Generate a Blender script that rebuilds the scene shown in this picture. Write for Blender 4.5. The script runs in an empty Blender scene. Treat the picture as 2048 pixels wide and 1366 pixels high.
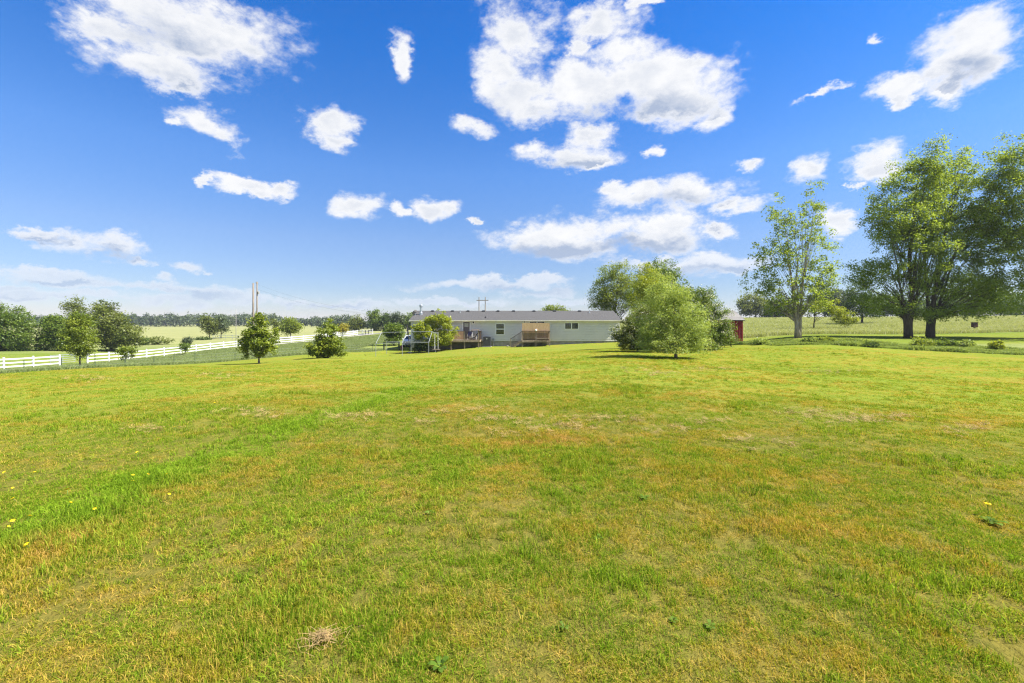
import bpy, math, random
import numpy as np
random.seed(7); RNG = np.random.default_rng(11)
R = math.radians
scene = bpy.context.scene
C = scene.collection

# ------------------------------------------------------------------ camera
F = 910.0; CU, HV, EYE = 1024.0, 648.0, 1.6           # focal length (px of a 2048 wide picture), horizon row, eye height
cam = bpy.data.cameras.new('camera'); co = bpy.data.objects.new('camera', cam); C.objects.link(co)
cam.sensor_width = 36.0; cam.lens = 36.0 * F / 2048.0
cam.shift_y = -(683 - HV) / 2048.0
cam.clip_start = 0.05; cam.clip_end = 8000
co.location = (0, 0, EYE); co.rotation_euler = (R(90), 0, 0)
scene.camera = co

# ------------------------------------------------------------------ light, exposure
SUN_EL, SUN_AZ = R(51), R(98)                          # azimuth clockwise from +Y (towards +X)
scene.view_settings.view_transform = 'Standard'; scene.view_settings.look = 'None'
scene.view_settings.gamma = 1; scene.view_settings.exposure = 1.4
sd = bpy.data.lights.new('sun', 'SUN'); sd.energy = 5.0; sd.angle = R(0.5); sd.color = (1.0, 0.95, 0.86)
so = bpy.data.objects.new('sun', sd); C.objects.link(so)
from mathutils import Vector
sdir = Vector((math.sin(SUN_AZ) * math.cos(SUN_EL), math.cos(SUN_AZ) * math.cos(SUN_EL), math.sin(SUN_EL)))
so.rotation_euler = sdir.to_track_quat('Z', 'Y').to_euler(); so.location = (30, 20, 60)
scene.cycles.max_bounces = 6; scene.cycles.diffuse_bounces = 3; scene.cycles.transmission_bounces = 4
scene.cycles.use_denoising = True; scene.cycles.denoiser = 'OPENIMAGEDENOISE'; scene.cycles.denoising_input_passes = 'RGB_ALBEDO_NORMAL'; scene.cycles.denoising_prefilter = 'FAST'; scene.cycles.filter_width = 1.25

# ------------------------------------------------------------------ node helpers
class NT:
    def __init__(s, tree): s.t = tree
    def n(s, typ, **kw):
        nd = s.t.nodes.new(typ)
        for k, v in kw.items(): setattr(nd, k, v)
        return nd
    def put(s, sock, v):
        if hasattr(v, 'is_linked') or isinstance(v, bpy.types.NodeSocket): s.t.links.new(v, sock)
        elif v is not None: sock.default_value = v
    def m(s, op, a, b=None, c=None, clamp=False):
        nd = s.n('ShaderNodeMath', operation=op, use_clamp=clamp)
        s.put(nd.inputs[0], a)
        if b is not None: s.put(nd.inputs[1], b)
        if c is not None: s.put(nd.inputs[2], c)
        return nd.outputs[0]
    def v(s, op, a, b=None, out=0):
        nd = s.n('ShaderNodeVectorMath', operation=op); s.put(nd.inputs[0], a)
        if b is not None: s.put(nd.inputs[1], b)
        return nd.outputs[out]
    def mix(s, f, a, b, blend='MIX'):
        nd = s.n('ShaderNodeMix', data_type='RGBA', blend_type=blend)
        s.put(nd.inputs[0], f); s.put(nd.inputs[6], rgba(a)); s.put(nd.inputs[7], rgba(b)); return nd.outputs[2]
    def ss(s, x, lo, hi, a=0.0, b=1.0):
        nd = s.n('ShaderNodeMapRange', interpolation_type='SMOOTHSTEP')
        for i, q in enumerate((x, lo, hi, a, b)): s.put(nd.inputs[i], q)
        return nd.outputs[0]
    def noise(s, vec, scale, detail=4, rough=.55, dist=0.0):
        nd = s.n('ShaderNodeTexNoise'); s.put(nd.inputs['Vector'], vec)
        nd.inputs['Scale'].default_value = scale; nd.inputs['Detail'].default_value = detail
        nd.inputs['Roughness'].default_value = rough; nd.inputs['Distortion'].default_value = dist
        return nd.outputs['Fac']
    def xyz(s, vec):
        nd = s.n('ShaderNodeSeparateXYZ'); s.put(nd.inputs[0], vec); return nd.outputs
    def comb(s, x, y, z):
        nd = s.n('ShaderNodeCombineXYZ')
        for i, q in enumerate((x, y, z)): s.put(nd.inputs[i], q)
        return nd.outputs[0]
def rgba(c):
    return tuple(c) + (1.0,) if isinstance(c, (tuple, list)) and len(c) == 3 else c

# ------------------------------------------------------------------ world: Nishita sky with fair-weather clouds laid out by direction
world = bpy.data.worlds.new('World'); scene.world = world; world.use_nodes = True
wt = world.node_tree; wt.nodes.clear(); W = NT(wt)
sky = W.n('ShaderNodeTexSky', sky_type='NISHITA'); sky.sun_disc = False
sky.sun_elevation = SUN_EL; sky.sun_rotation = SUN_AZ; sky.air_density = 1.0; sky.dust_density = 0.0; sky.ozone_density = 4.0
hs = W.n('ShaderNodeHueSaturation'); hs.inputs['Saturation'].default_value = 1.22; hs.inputs['Value'].default_value = 1.0
wt.links.new(sky.outputs[0], hs.inputs['Color'])
# puffs: picture px of the photograph turned to azimuth / elevation
PUFFS = [(300,15,190,58),(385,80,88,60),(225,55,95,34),(330,135,95,42),(350,172,55,22),(455,70,28,18),
 (400,243,62,34),(440,270,35,24),(345,242,22,16),(665,240,36,34),(672,278,30,24),(812,112,17,34),
 (490,374,62,12),(560,381,26,13),(405,363,17,8),(720,412,40,20),(872,418,30,20),(805,424,20,11),(955,437,12,7),
 (60,463,72,11),(130,480,60,21),(210,495,72,18),(272,517,32,9),(385,531,40,12),(437,543,14,4),
 (100,559,92,13),(150,570,48,12),(310,560,26,12),(300,580,80,8),(400,586,58,12),(475,593,46,7),(55,603,70,9),(140,604,50,8),
 (590,604,48,8),(655,612,40,7),(720,614,50,8),
 (1035,70,58,62),(1000,140,48,55),(1040,190,52,40),(950,250,38,22),
 (1250,105,72,42),(1300,150,125,55),(1180,190,115,55),(1345,200,105,42),(1445,232,36,30),(1090,225,85,32),(1185,270,45,22),(1135,165,50,42),(1330,175,90,50),(1150,490,125,24),(1050,488,60,20),(1300,482,105,20),(40,545,60,9),(210,600,60,7),(330,603,60,7),(170,575,60,9),(520,600,70,8),(20,585,50,8),(860,600,60,7),
 (1195,45,55,26),(1155,85,20,28),(1290,14,34,10),(1390,108,34,13),(1300,298,16,13),
 (1120,310,85,21),(1070,300,32,20),(1195,318,34,15),
 (1290,385,66,26),(1385,395,86,30),(1470,415,48,18),(1240,368,22,14),
 (1070,474,82,27),(1200,458,135,34),(1325,455,90,22),(1130,500,110,20),(1430,465,26,14),(1400,530,98,20),(1290,524,68,13),(1455,540,38,13),
 (985,569,118,10),(1090,584,70,10),(1070,562,55,8),(1130,605,60,8),(930,605,60,7),
 (1485,332,24,13),(1620,338,38,28),(1757,335,42,32),(1710,370,16,7),(1690,438,32,18),
 (1965,65,130,48),(1915,115,88,46),(1900,172,46,34),(1990,120,70,42),(1770,70,16,11),(1770,180,46,24),(1790,205,20,15),(1645,180,34,8)]
GREYS = [(1120,503,130,24,1.0),(1270,492,130,20,.95),(1400,541,100,15,.8),(1950,120,80,34,.5),(1230,225,110,30,.32),(1130,326,80,9,.6),
 (215,508,80,12,.8),(115,572,85,9,.8),(400,594,85,8,.8),(1050,580,120,8,.9),(300,70,90,45,.45),(1350,405,90,18,.4),(985,215,45,35,.35),(60,473,60,8,.6),(650,614,110,6,.8)]
def az_el(u, v, ru, rv):
    def f(u, v):
        a, b = (u - CU) / F, (HV - v) / F
        return math.atan2(a, 1), math.atan2(b, math.sqrt(1 + a * a))
    a0, e0 = f(u, v)
    return a0, e0, abs(f(u + ru, v)[0] - a0), abs(f(u, v - rv)[1] - e0)
tc = W.n('ShaderNodeTexCoord'); D = tc.outputs['Generated']
dx, dy, dz = W.xyz(D)
AZ = W.m('ARCTAN2', dx, dy); EL = W.m('ARCSINE', dz)
nv = W.v('MULTIPLY', D, (1.0, 1.0, 1.7))
n1 = W.noise(nv, 6.0, 10, .60, .25); n2 = W.noise(W.v('ADD', nv, (4, 2, 9)), 17.0, 8, .68)
wob = W.comb(W.m('MULTIPLY', W.m('SUBTRACT', W.noise(W.v('ADD', nv, (3, 1, 7)), 7.0, 8, .68), .5), .15),
             W.m('MULTIPLY', W.m('SUBTRACT', W.noise(W.v('ADD', nv, (9, 5, 2)), 7.0, 8, .68), .5), .10), 0)
ramp = W.n('ShaderNodeValToRGB'); W.put(ramp.inputs[0], W.m('MULTIPLY', EL, 1.5)); cr = ramp.color_ramp
for i_, (deg, c_) in enumerate(((0, (.46, .44, .56)), (4, (.54, .50, .58)), (10, (.80, .65, .70)), (18, (.82, .78, .90)), (31, (.34, .70, 1.0)), (38, (.27, .66, 1.0)))):
    e_ = cr.elements[i_] if i_ < 2 else cr.elements.new(.99); e_.position = R(deg) * 1.5; e_.color = c_ + (1,)
SKYC = W.mix(1.0, hs.outputs[0], ramp.outputs[0], 'MULTIPLY')
P = W.v('ADD', W.comb(AZ, EL, 0), wob)
L = None; UN = UD = None
for p in PUFFS:
    a, e, ra, re = az_el(*p)
    q = W.v('MULTIPLY', W.v('SUBTRACT', P, (a, e, 0)), (1 / ra, 1 / re, 0)); d = W.v('LENGTH', q, out=1)
    L = d if L is None else W.m('SMOOTH_MIN', L, d, .25)
    if p[2] >= 66:                                       # how far down in its puff: undersides turn grey
        w = W.m('MAXIMUM', W.m('SUBTRACT', 1.35, d), 0.0); t_ = W.m('MULTIPLY', w, W.v('DOT_PRODUCT', q, (0, -1, 0), out=1))
        UN = t_ if UN is None else W.m('ADD', UN, t_); UD = w if UD is None else W.m('ADD', UD, w)
under = W.ss(W.m('DIVIDE', UN, W.m('ADD', UD, .02)), -.15, .75)
# unseen sky behind the camera: added clouds, thickened to brighten the house wall
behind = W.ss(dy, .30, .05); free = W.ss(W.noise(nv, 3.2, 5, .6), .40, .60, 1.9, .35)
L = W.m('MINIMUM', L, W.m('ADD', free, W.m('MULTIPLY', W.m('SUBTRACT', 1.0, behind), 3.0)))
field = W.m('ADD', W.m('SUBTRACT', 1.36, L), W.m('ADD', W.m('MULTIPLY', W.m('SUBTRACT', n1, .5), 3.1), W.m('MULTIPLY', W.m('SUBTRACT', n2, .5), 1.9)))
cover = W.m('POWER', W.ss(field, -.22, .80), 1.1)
G = None
for p in GREYS:
    a, e, ra, re = az_el(*p[:4])
    d = W.v('LENGTH', W.v('MULTIPLY', W.v('SUBTRACT', P, (a, e, 0)), (1 / ra, 1 / re, 0)), out=1)
    g = W.m('MULTIPLY', W.ss(d, 1.25, .2), p[4]); G = g if G is None else W.m('MAXIMUM', G, g)
puff = W.ss(W.noise(W.v('ADD', nv, (-.012, 0, .02)), 12.0, 6, .6), .38, .66)
thick = W.ss(field, .35, 1.25)
greyf = W.m('ADD', W.m('MULTIPLY', G, W.m('MULTIPLY_ADD', puff, -.45, 1.0)), W.m('ADD', W.m('MULTIPLY', W.m('MULTIPLY', W.m('SUBTRACT', 1.0, puff), thick), .34), W.m('MULTIPLY', W.m('MULTIPLY', under, thick), W.m('MULTIPLY_ADD', puff, -.25, .85))), clamp=True)
lowf = W.ss(EL, .20, .02)                                # air between the eye and the clouds low over the horizon
cc = W.mix(greyf, (1.0, 1.0, 1.0), (.44, .52, .68)); cc = W.mix(W.m('MULTIPLY', lowf, .5), cc, (.56, .68, .88))
bg1 = W.n('ShaderNodeBackground'); wt.links.new(SKYC, bg1.inputs['Color']); bg1.inputs['Strength'].default_value = .083
bg2 = W.n('ShaderNodeBackground'); wt.links.new(cc, bg2.inputs['Color']); bg2.inputs['Strength'].default_value = .385
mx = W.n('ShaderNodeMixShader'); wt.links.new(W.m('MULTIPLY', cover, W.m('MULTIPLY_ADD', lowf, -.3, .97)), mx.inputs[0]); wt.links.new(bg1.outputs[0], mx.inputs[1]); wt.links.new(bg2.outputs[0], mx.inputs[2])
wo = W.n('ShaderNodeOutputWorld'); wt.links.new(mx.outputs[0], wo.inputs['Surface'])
world.cycles.sampling_method = 'MANUAL'; world.cycles.sample_map_resolution = 512

# ------------------------------------------------------------------ the lie of the land
def PX(u, v, d): return ((u - CU) * d / F, d, EYE - (v - HV) * d / F)
_ctl = [(0,748,25),(0,740,50),(0,706,70),(0,684,120),(0,656,350),(250,733,32),(250,719,66),(250,694,90),(250,655,350),
 (500,728,32),(500,719,42),(500,693,86),(500,672,140),(500,654,340),(656,716,36),(656,706,50),(656,678,104),(656,655,300),
 (750,713,46),(750,703,53),(715,671,112),(800,661,160),(760,683,75),(870,708,44),(830,703,54),(905,700,52),(958,695.5,52),(1024,693,54.5),(1100,690,55),
 (1240,684,55),(1240,699,31),(1100,706,31),(900,716,31),(1350,716,21.7),(1300,703,28),(1440,697,31),(1485,683,43),
 (1560,693,30),(1800,700,28),(2048,712,25),(1597,676,36),(1815,676,38),(1930,676,38),(1520,671,52),(1800,666,52),(2048,661,50),
 (1500,639,150),(1750,637.5,150),(2048,636,150),(1100,655,120),(1280,660,80)]
_pt, _pz = [], []
def _add(x, y, z): _pt.append((x, y)); _pz.append(z)
for c in _ctl:
    x, y, z = PX(*c); _add(x, y, z)
for th in (-75, -50, -25, 0, 25, 50, 75):
    for r in (1.2, 3, 6, 11): _add(r * math.sin(R(th)), r * math.cos(R(th)), 0.0)
    for r in (700, 1600): _add(r * math.sin(R(th)), r * math.cos(R(th)), 0.4 if th < 0 else 2.5)
for th, r, z in ((-75,30,-1.0),(-75,80,-2.6),(-75,200,-1.5),(75,30,0.2),(75,80,1.5),(75,200,3.2)): _add(r * math.sin(R(th)), r * math.cos(R(th)), z)
def _emb(x, y):
    th = np.clip(np.arctan2(x, y), -1.35, 1.35); r = np.maximum(np.hypot(x, y), .5)
    return np.stack([th * 2.6, np.log(r)], -1)
_E = _emb(np.array([p[0] for p in _pt]), np.array([p[1] for p in _pt])); _n = len(_E)
def _ker(a, b):
    d2 = ((a[:, None, :] - b[None, :, :]) ** 2).sum(-1); return np.where(d2 > 1e-12, .5 * d2 * np.log(d2 + 1e-12), 0)
_A = np.zeros((_n + 3, _n + 3)); _A[:_n, :_n] = _ker(_E, _E) + np.eye(_n) * 1e-4
_A[:_n, _n] = 1; _A[:_n, _n + 1:] = _E; _A[_n, :_n] = 1; _A[_n + 1:, :_n] = _E.T
_wts = np.linalg.solve(_A, np.concatenate([_pz, [0, 0, 0]]))
def gz(x, y):
    x = np.asarray(x, float); y = np.asarray(y, float); sh = x.shape
    out = np.empty(x.size); xf, yf = x.ravel(), y.ravel()
    for i in range(0, x.size, 20000):
        e = _emb(xf[i:i + 20000], yf[i:i + 20000])
        out[i:i + 20000] = _ker(e, _E) @ _wts[:_n] + _wts[_n] + e @ _wts[_n + 1:]
    back = np.clip((yf + 5) / 10, 0, 1); out *= back
    bump = .022 * np.sin(xf * 1.7 + 1.3 * np.sin(yf * .9)) * np.sin(yf * 1.3 + np.sin(xf * .7)) + .012 * np.sin(xf * 4.1 + yf * 2.3) * np.sin(yf * 3.7 - xf)
    out += bump * np.clip(1.2 - np.hypot(xf, yf) / 40, 0.0, 1)
    return out.reshape(sh)
def g1(x, y): return float(gz(np.array([x]), np.array([y]))[0])
def on(u, d):                                            # ground point under picture column u at depth d
    x = (u - CU) * d / F; return (x, d, g1(x, d))
def gpx(u, v):                                           # ground point seen at a picture position
    ds = np.geomspace(1.5, 200, 700); xs = (u - CU) * ds / F
    vs = HV + (EYE - gz(xs, ds)) * F / ds
    k = np.argmax(vs <= v) if (vs <= v).any() else len(ds) - 1
    return (xs[k], ds[k], g1(xs[k], ds[k]))
_edge = [(-400,20),(0,25),(250,32),(500,42),(656,50),(750,52.5),(830,64),(1000,66),(1240,66),(1440,44),(1490,35),(1560,30.5),(1800,28.5),(2048,25.5),(2500,21)]
_eth = np.array([math.atan((u - CU) / F) for u, d in _edge]); _er = np.array([d / math.cos(t) for (u, d), t in zip(_edge, _eth)])
def redge(th): return np.interp(th, _eth, _er)

# ------------------------------------------------------------------ object helpers
def tag(o, label=None, cat=None, group=None, kind=None):
    for k, v in (('label', label), ('category', cat), ('group', group), ('kind', kind)):
        if v: o[k] = v
    return o
def thing(name, label, cat, loc=(0, 0, 0), rz=0, group=None):
    o = bpy.data.objects.new(name, None); C.objects.link(o); o.location = loc; o.rotation_euler = (0, 0, rz); o.empty_display_size = .2
    return tag(o, label, cat, group)
def link(name, me, parent=None, loc=(0, 0, 0), rz=0):
    o = bpy.data.objects.new(name, me); C.objects.link(o); o.parent = parent; o.location = loc; o.rotation_euler = (0, 0, rz); return o
def copy_tree(o, parent=None):
    c = o.copy(); C.objects.link(c); c.parent = parent
    for ch in list(o.children): copy_tree(ch, c)
    return c
class MB:
    def __init__(s): s.v = []; s.f = []
    def add(s, vs, fs):
        b = len(s.v); s.v += [tuple(p) for p in vs]; s.f += [tuple(i + b for i in f) for f in fs]; return s
    def box(s, x0, x1, y0, y1, z0, z1):
        return s.add([(x0,y0,z0),(x1,y0,z0),(x1,y1,z0),(x0,y1,z0),(x0,y0,z1),(x1,y0,z1),(x1,y1,z1),(x0,y1,z1)],
                     [(0,3,2,1),(4,5,6,7),(0,1,5,4),(1,2,6,5),(2,3,7,6),(3,0,4,7)])
    def bar(s, a, b, w, h):                              # rectangular bar from a to b
        a, b = Vector(a), Vector(b); d = (b - a).normalized()
        up = Vector((0, 0, 1)) if abs(d.z) < .95 else Vector((1, 0, 0))
        sx = d.cross(up).normalized() * w / 2; sz = sx.cross(d).normalized() * h / 2
        vs = [p + q for p in (a, b) for q in (-sx - sz, sx - sz, sx + sz, -sx + sz)]
        return s.add(vs, [(0,1,2,3),(7,6,5,4),(0,4,5,1),(1,5,6,2),(2,6,7,3),(3,7,4,0)])
    def tube(s, pts, rad, n=8, cap=True):
        pts = [Vector(p) for p in pts]; k = len(pts)
        rad = [rad] * k if not hasattr(rad, '__len__') else rad
        vs, ref = [], None
        for i, p in enumerate(pts):
            d = (pts[min(i + 1, k - 1)] - pts[max(i - 1, 0)]).normalized()
            if ref is None: ref = Vector((1, 0, 0)) if abs(d.x) < .9 else Vector((0, 1, 0))
            a = (ref - d * ref.dot(d)).normalized(); b = d.cross(a); ref = a
            vs += [p + (a * math.cos(t) + b * math.sin(t)) * rad[i] for t in (2 * math.pi * j / n for j in range(n))]
        fs = [(i * n + j, i * n + (j + 1) % n, (i + 1) * n + (j + 1) % n, (i + 1) * n + j) for i in range(k - 1) for j in range(n)]
        if cap: fs += [tuple(range(n))[::-1], tuple(range((k - 1) * n, k * n))]
        return s.add(vs, fs)
    def lathe(s, prof, n=16, c=(0, 0, 0)):
        return s.tube([(c[0], c[1], c[2] + z) for r, z in prof], [r for r, z in prof], n)
    def mesh(s, name, mat, smooth=False, bevel=0):
        me = bpy.data.meshes.new(name); me.from_pydata(s.v, [], s.f); me.materials.append(mat)
        if smooth: me.polygons.foreach_set('use_smooth', [True] * len(me.polygons))
        me.update(); return me
    def obj(s, name, mat, parent=None, loc=(0, 0, 0), smooth=False, bevel=0):
        o = link(name, s.mesh(name, mat, smooth), parent, loc)
        if bevel:
            m = o.modifiers.new('bevel', 'BEVEL'); m.width = bevel; m.segments = 2; m.limit_method = 'ANGLE'
        return o
def mesh_np(name, verts, nper, mat, attr=None, normals=None):   # many small faces of nper corners each, corners in order
    me = bpy.data.meshes.new(name); N = len(verts); k = N // nper
    me.vertices.add(N); me.vertices.foreach_set('co', np.ascontiguousarray(verts, np.float32).ravel())
    me.loops.add(N); me.loops.foreach_set('vertex_index', np.arange(N, dtype=np.int32))
    me.polygons.add(k); me.polygons.foreach_set('loop_start', np.arange(0, N, nper, dtype=np.int32))
    me.update(calc_edges=True)
    for nm, a in (attr or {}).items():
        at = me.attributes.new(nm, 'FLOAT', 'POINT'); at.data.foreach_set('value', np.ascontiguousarray(a, np.float32))
    me.materials.append(mat); return me

# ------------------------------------------------------------------ materials
def new_mat(name):
    m = bpy.data.materials.new(name); m.use_nodes = True; m.node_tree.nodes.clear(); return m, NT(m.node_tree)
def out(N, sh): o = N.n('ShaderNodeOutputMaterial'); N.t.links.new(sh, o.inputs['Surface'])
def plain(name, col, rough=.6, metal=0.0, var=.18, scale=3.0, stretch=(1, 1, 1), bump=0.0, spec=.4):
    m, N = new_mat(name); tcn = N.n('ShaderNodeTexCoord')
    v = N.v('MULTIPLY', tcn.outputs['Object'], stretch)
    f = N.noise(v, scale, 5, .6)
    c = N.mix(N.ss(f, .3, .7), tuple(x * (1 - var) for x in col), tuple(min(1, x * (1 + var)) for x in col))
    b = N.n('ShaderNodeBsdfPrincipled'); N.put(b.inputs['Base Color'], c); b.inputs['Roughness'].default_value = rough
    b.inputs['Metallic'].default_value = metal; b.inputs['Specular IOR Level'].default_value = spec
    if bump:
        bn = N.n('ShaderNodeBump'); bn.inputs['Strength'].default_value = bump; bn.inputs['Distance'].default_value = .01
        N.put(bn.inputs['Height'], N.noise(v, scale * 6, 4, .6)); N.put(b.inputs['Normal'], bn.outputs[0])
    out(N, b.outputs[0]); return m
def leaf_mat(name, dark, light, trans=.38, gloss=.015, warm=None):
    m, N = new_mat(name); at = N.n('ShaderNodeAttribute', attribute_name='tint')
    c = N.mix(at.outputs['Fac'], dark, light)
    if warm: c = N.mix(N.ss(at.outputs['Fac'], .86, .98), c, warm)
    d = N.n('ShaderNodeBsdfDiffuse'); N.put(d.inputs[0], c)
    t = N.n('ShaderNodeBsdfTranslucent'); N.put(t.inputs[0], N.mix(.5, c, (light[0] * 1.25, light[1] * 1.2, light[2] * .5)))
    x = N.n('ShaderNodeMixShader'); x.inputs[0].default_value = trans; N.put(x.inputs[1], d.outputs[0]); N.put(x.inputs[2], t.outputs[0])
    g = N.n('ShaderNodeBsdfGlossy'); g.inputs['Roughness'].default_value = .45; N.put(g.inputs[0], (1, 1, 1, 1))
    y = N.n('ShaderNodeMixShader'); y.inputs[0].default_value = gloss; N.put(y.inputs[1], x.outputs[0]); N.put(y.inputs[2], g.outputs[0])
    out(N, y.outputs[0]); return m
STRIP = (-4.45, .165)                                     # greener strip of taller grass: x = a + b*y
def lawn_colour(N, gain=1.0):
    g = N.n('ShaderNodeNewGeometry'); x, y, z = N.xyz(g.outputs['Position']); p = N.comb(x, y, 0)
    big = N.noise(p, .22, 3, .55); mid = N.noise(N.v('ADD', p, (31, 7, 0)), .85, 5, .62, .6); fine = N.noise(N.v('ADD', p, (3, 57, 0)), 4.2, 5, .7)
    band = N.noise(N.v('MULTIPLY', p, (.12, .75, 0)), 1.0, 4, .6)
    dry = N.m('ADD', N.m('ADD', N.m('MULTIPLY', mid, .42), N.m('MULTIPLY', fine, .34)), N.m('ADD', N.m('MULTIPLY', big, .22), N.m('MULTIPLY', band, .14)))
    sx = N.m('ABSOLUTE', N.m('SUBTRACT', N.m('ADD', x, N.m('MULTIPLY', N.m('SUBTRACT', mid, .5), 1.2)), N.m('MULTIPLY_ADD', y, STRIP[1], STRIP[0])))
    strip = N.m('MULTIPLY', N.m('MULTIPLY', N.ss(sx, .62, .12), N.ss(mid, .22, .46)), N.ss(y, 22, 6))
    dry = N.m('SUBTRACT', dry, N.m('MULTIPLY', strip, .16))
    # further off the mown grass reads paler and more even
    green = N.mix(fine, tuple(q * gain for q in (.115, .215, .010)), tuple(q * gain for q in (.200, .285, .018)))
    olive = tuple(q * gain for q in (.295, .255, .022)); straw = tuple(q * gain for q in (.420, .250, .085))
    green = N.mix(N.m('MULTIPLY', strip, .75), green, (.190 * gain, .300 * gain, .022 * gain))
    c = N.mix(N.ss(dry, .515, .635), green, olive); c = N.mix(N.ss(dry, .605, .71), c, straw)
    return c, dry, fine
def ground_mat():
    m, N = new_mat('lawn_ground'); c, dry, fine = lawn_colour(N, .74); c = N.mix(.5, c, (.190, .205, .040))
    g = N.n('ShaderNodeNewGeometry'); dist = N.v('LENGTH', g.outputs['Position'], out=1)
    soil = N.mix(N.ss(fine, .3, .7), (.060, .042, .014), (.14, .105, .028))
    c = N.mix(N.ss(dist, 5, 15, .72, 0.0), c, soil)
    bn = N.n('ShaderNodeBump'); bn.inputs['Strength'].default_value = .9; bn.inputs['Distance'].default_value = .06
    N.put(bn.inputs['Height'], N.noise(g.outputs['Position'], 9.0, 4, .7))
    b = N.n('ShaderNodeBsdfDiffuse'); N.put(b.inputs[0], c); N.put(b.inputs['Normal'], bn.outputs[0]); out(N, b.outputs[0]); return m
def blade_mat(lush=False):
    m, N = new_mat('lush_blades' if lush else 'lawn_blades'); c, dry, fine = lawn_colour(N, 1.14)
    at = N.n('ShaderNodeAttribute', attribute_name='tint'); oi = N.n('ShaderNodeObjectInfo')
    t = at.outputs['Fac']
    c = N.mix(N.m('MULTIPLY', N.ss(N.m('ADD', t, N.m('MULTIPLY', dry, 1.1)), 1.28, 1.54), .8), c, (.46, .31, .085))
    c = N.mix(N.ss(N.m('ADD', t, N.m('MULTIPLY', oi.outputs['Random'], .6)), .55, .15), c, (.090, .180, .012))
    if lush: c = N.mix(.65, c, (.200, .310, .024))
    c = N.mix(1.0, c, N.mix(t, (.66, .70, .66), (1.44, 1.40, 1.32)), 'MULTIPLY')
    d = N.n('ShaderNodeBsdfDiffuse'); N.put(d.inputs[0], c)
    tr = N.n('ShaderNodeBsdfTranslucent'); N.put(tr.inputs[0], N.mix(1.0, c, (1.15, 1.1, .6), 'MULTIPLY'))
    x = N.n('ShaderNodeMixShader'); x.inputs[0].default_value = .42; N.put(x.inputs[1], d.outputs[0]); N.put(x.inputs[2], tr.outputs[0])
    out(N, x.outputs[0]); return m
def field_mat():
    m, N = new_mat('field_ground'); at = N.n('ShaderNodeAttribute', attribute_name='zone'); at2 = N.n('ShaderNodeAttribute', attribute_name='hay')
    g = N.n('ShaderNodeNewGeometry'); p = g.outputs['Position']
    f = N.noise(N.v('MULTIPLY', p, (.4, 1, 1)), .25, 6, .65); f2 = N.noise(p, 2.2, 4, .65)
    mead = N.mix(N.ss(f, .3, .7), (.150, .195, .055), (.230, .250, .095)); mown = N.mix(N.ss(f, .3, .7), (.130, .185, .024), (.205, .225, .042))
    hay = N.mix(N.ss(f, .3, .7), (.225, .240, .095), (.300, .295, .130))
    c = N.mix(at.outputs['Fac'], mead, mown); c = N.mix(at2.outputs['Fac'], c, hay)
    c = N.mix(N.ss(f2, .35, .75, .25, 0), c, (.06, .085, .02))
    b = N.n('ShaderNodeBsdfDiffuse'); N.put(b.inputs[0], c)
    bn = N.n('ShaderNodeBump'); bn.inputs['Strength'].default_value = .8; bn.inputs['Distance'].default_value = .12
    N.put(bn.inputs['Height'], N.noise(p, 3.0, 4, .7)); N.put(b.inputs['Normal'], bn.outputs[0]); out(N, b.outputs[0]); return m

# ------------------------------------------------------------------ ground sheets: lawn out to its mown edge, field beyond it to the horizon
def polar_sheet(name, th, rr, mat, attrs=None):
    T, Rr = len(th), rr.shape[1]
    X = rr * np.sin(th)[:, None]; Y = rr * np.cos(th)[:, None]; Z = gz(X, Y)
    V = np.stack([X, Y, Z], -1).reshape(-1, 3); me = bpy.data.meshes.new(name)
    i = np.arange(T - 1)[:, None] * Rr + np.arange(Rr - 1)[None, :]
    Q = np.stack([i, i + 1, i + Rr + 1, i + Rr], -1).reshape(-1, 4)[:, ::-1]
    me.vertices.add(len(V)); me.vertices.foreach_set('co', V.astype(np.float32).ravel())
    me.loops.add(Q.size); me.loops.foreach_set('vertex_index', Q.astype(np.int32).ravel())
    me.polygons.add(len(Q)); me.polygons.foreach_set('loop_start', np.arange(0, Q.size, 4, dtype=np.int32))
    me.polygons.foreach_set('use_smooth', [True] * len(Q)); me.update(calc_edges=True)
    for nm, fn in (attrs or {}).items():
        at = me.attributes.new(nm, 'FLOAT', 'POINT'); at.data.foreach_set('value', fn(X, Y).astype(np.float32).ravel())
    me.materials.append(mat); o = link(name, me); o['kind'] = 'structure'; return o
th = np.concatenate([np.linspace(-math.pi, -1.2, 24)[:-1], np.linspace(-1.2, 1.2, 420), np.linspace(1.2, math.pi, 24)[1:]])
RE = redge(th)
s = np.linspace(0, 1, 130)
polar_sheet('lawn', th, .25 * (RE[:, None] / .25) ** s[None, :], ground_mat())
s = np.linspace(0, 1, 170)
def sst(x, a, b): t = np.clip((x - a) / (b - a), 0, 1); return t * t * (3 - 2 * t)
_fl = np.array([(0, 50), (300, 68), (480, 85), (640, 102), (717, 112)], float)   # white fence: picture column, depth
_fy = _fl[:, 1]; _fx = (_fl[:, 0] - CU) * _fl[:, 1] / F
def fence_x(y): return np.interp(y, np.concatenate([[20], _fy]), np.concatenate([[_fx[0] - .27 * 30 + 7], _fx]))
def zone(X, Y):
    r_side = sst(X, 12, 16) * sst(Y, 31, 33) * (1 - sst(Y - .06 * (40 - X), 47, 48.5))
    l_side = sst(fence_x(Y) - X, .5, 2) * (1 - sst(np.hypot(X, Y), 96, 112))
    yard = sst(X, -40, -38) * (1 - sst(X, 14, 18)) * sst(Y, 58, 64) * .8
    return np.clip(r_side + l_side + yard * (Y < 140), 0, 1)
def hay(X, Y):
    r = np.hypot(X, Y); return np.clip(sst(r, 110, 135) * (X < 0) + .45 * sst(Y, 60, 130) * (X > 14), 0, 1)
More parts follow.
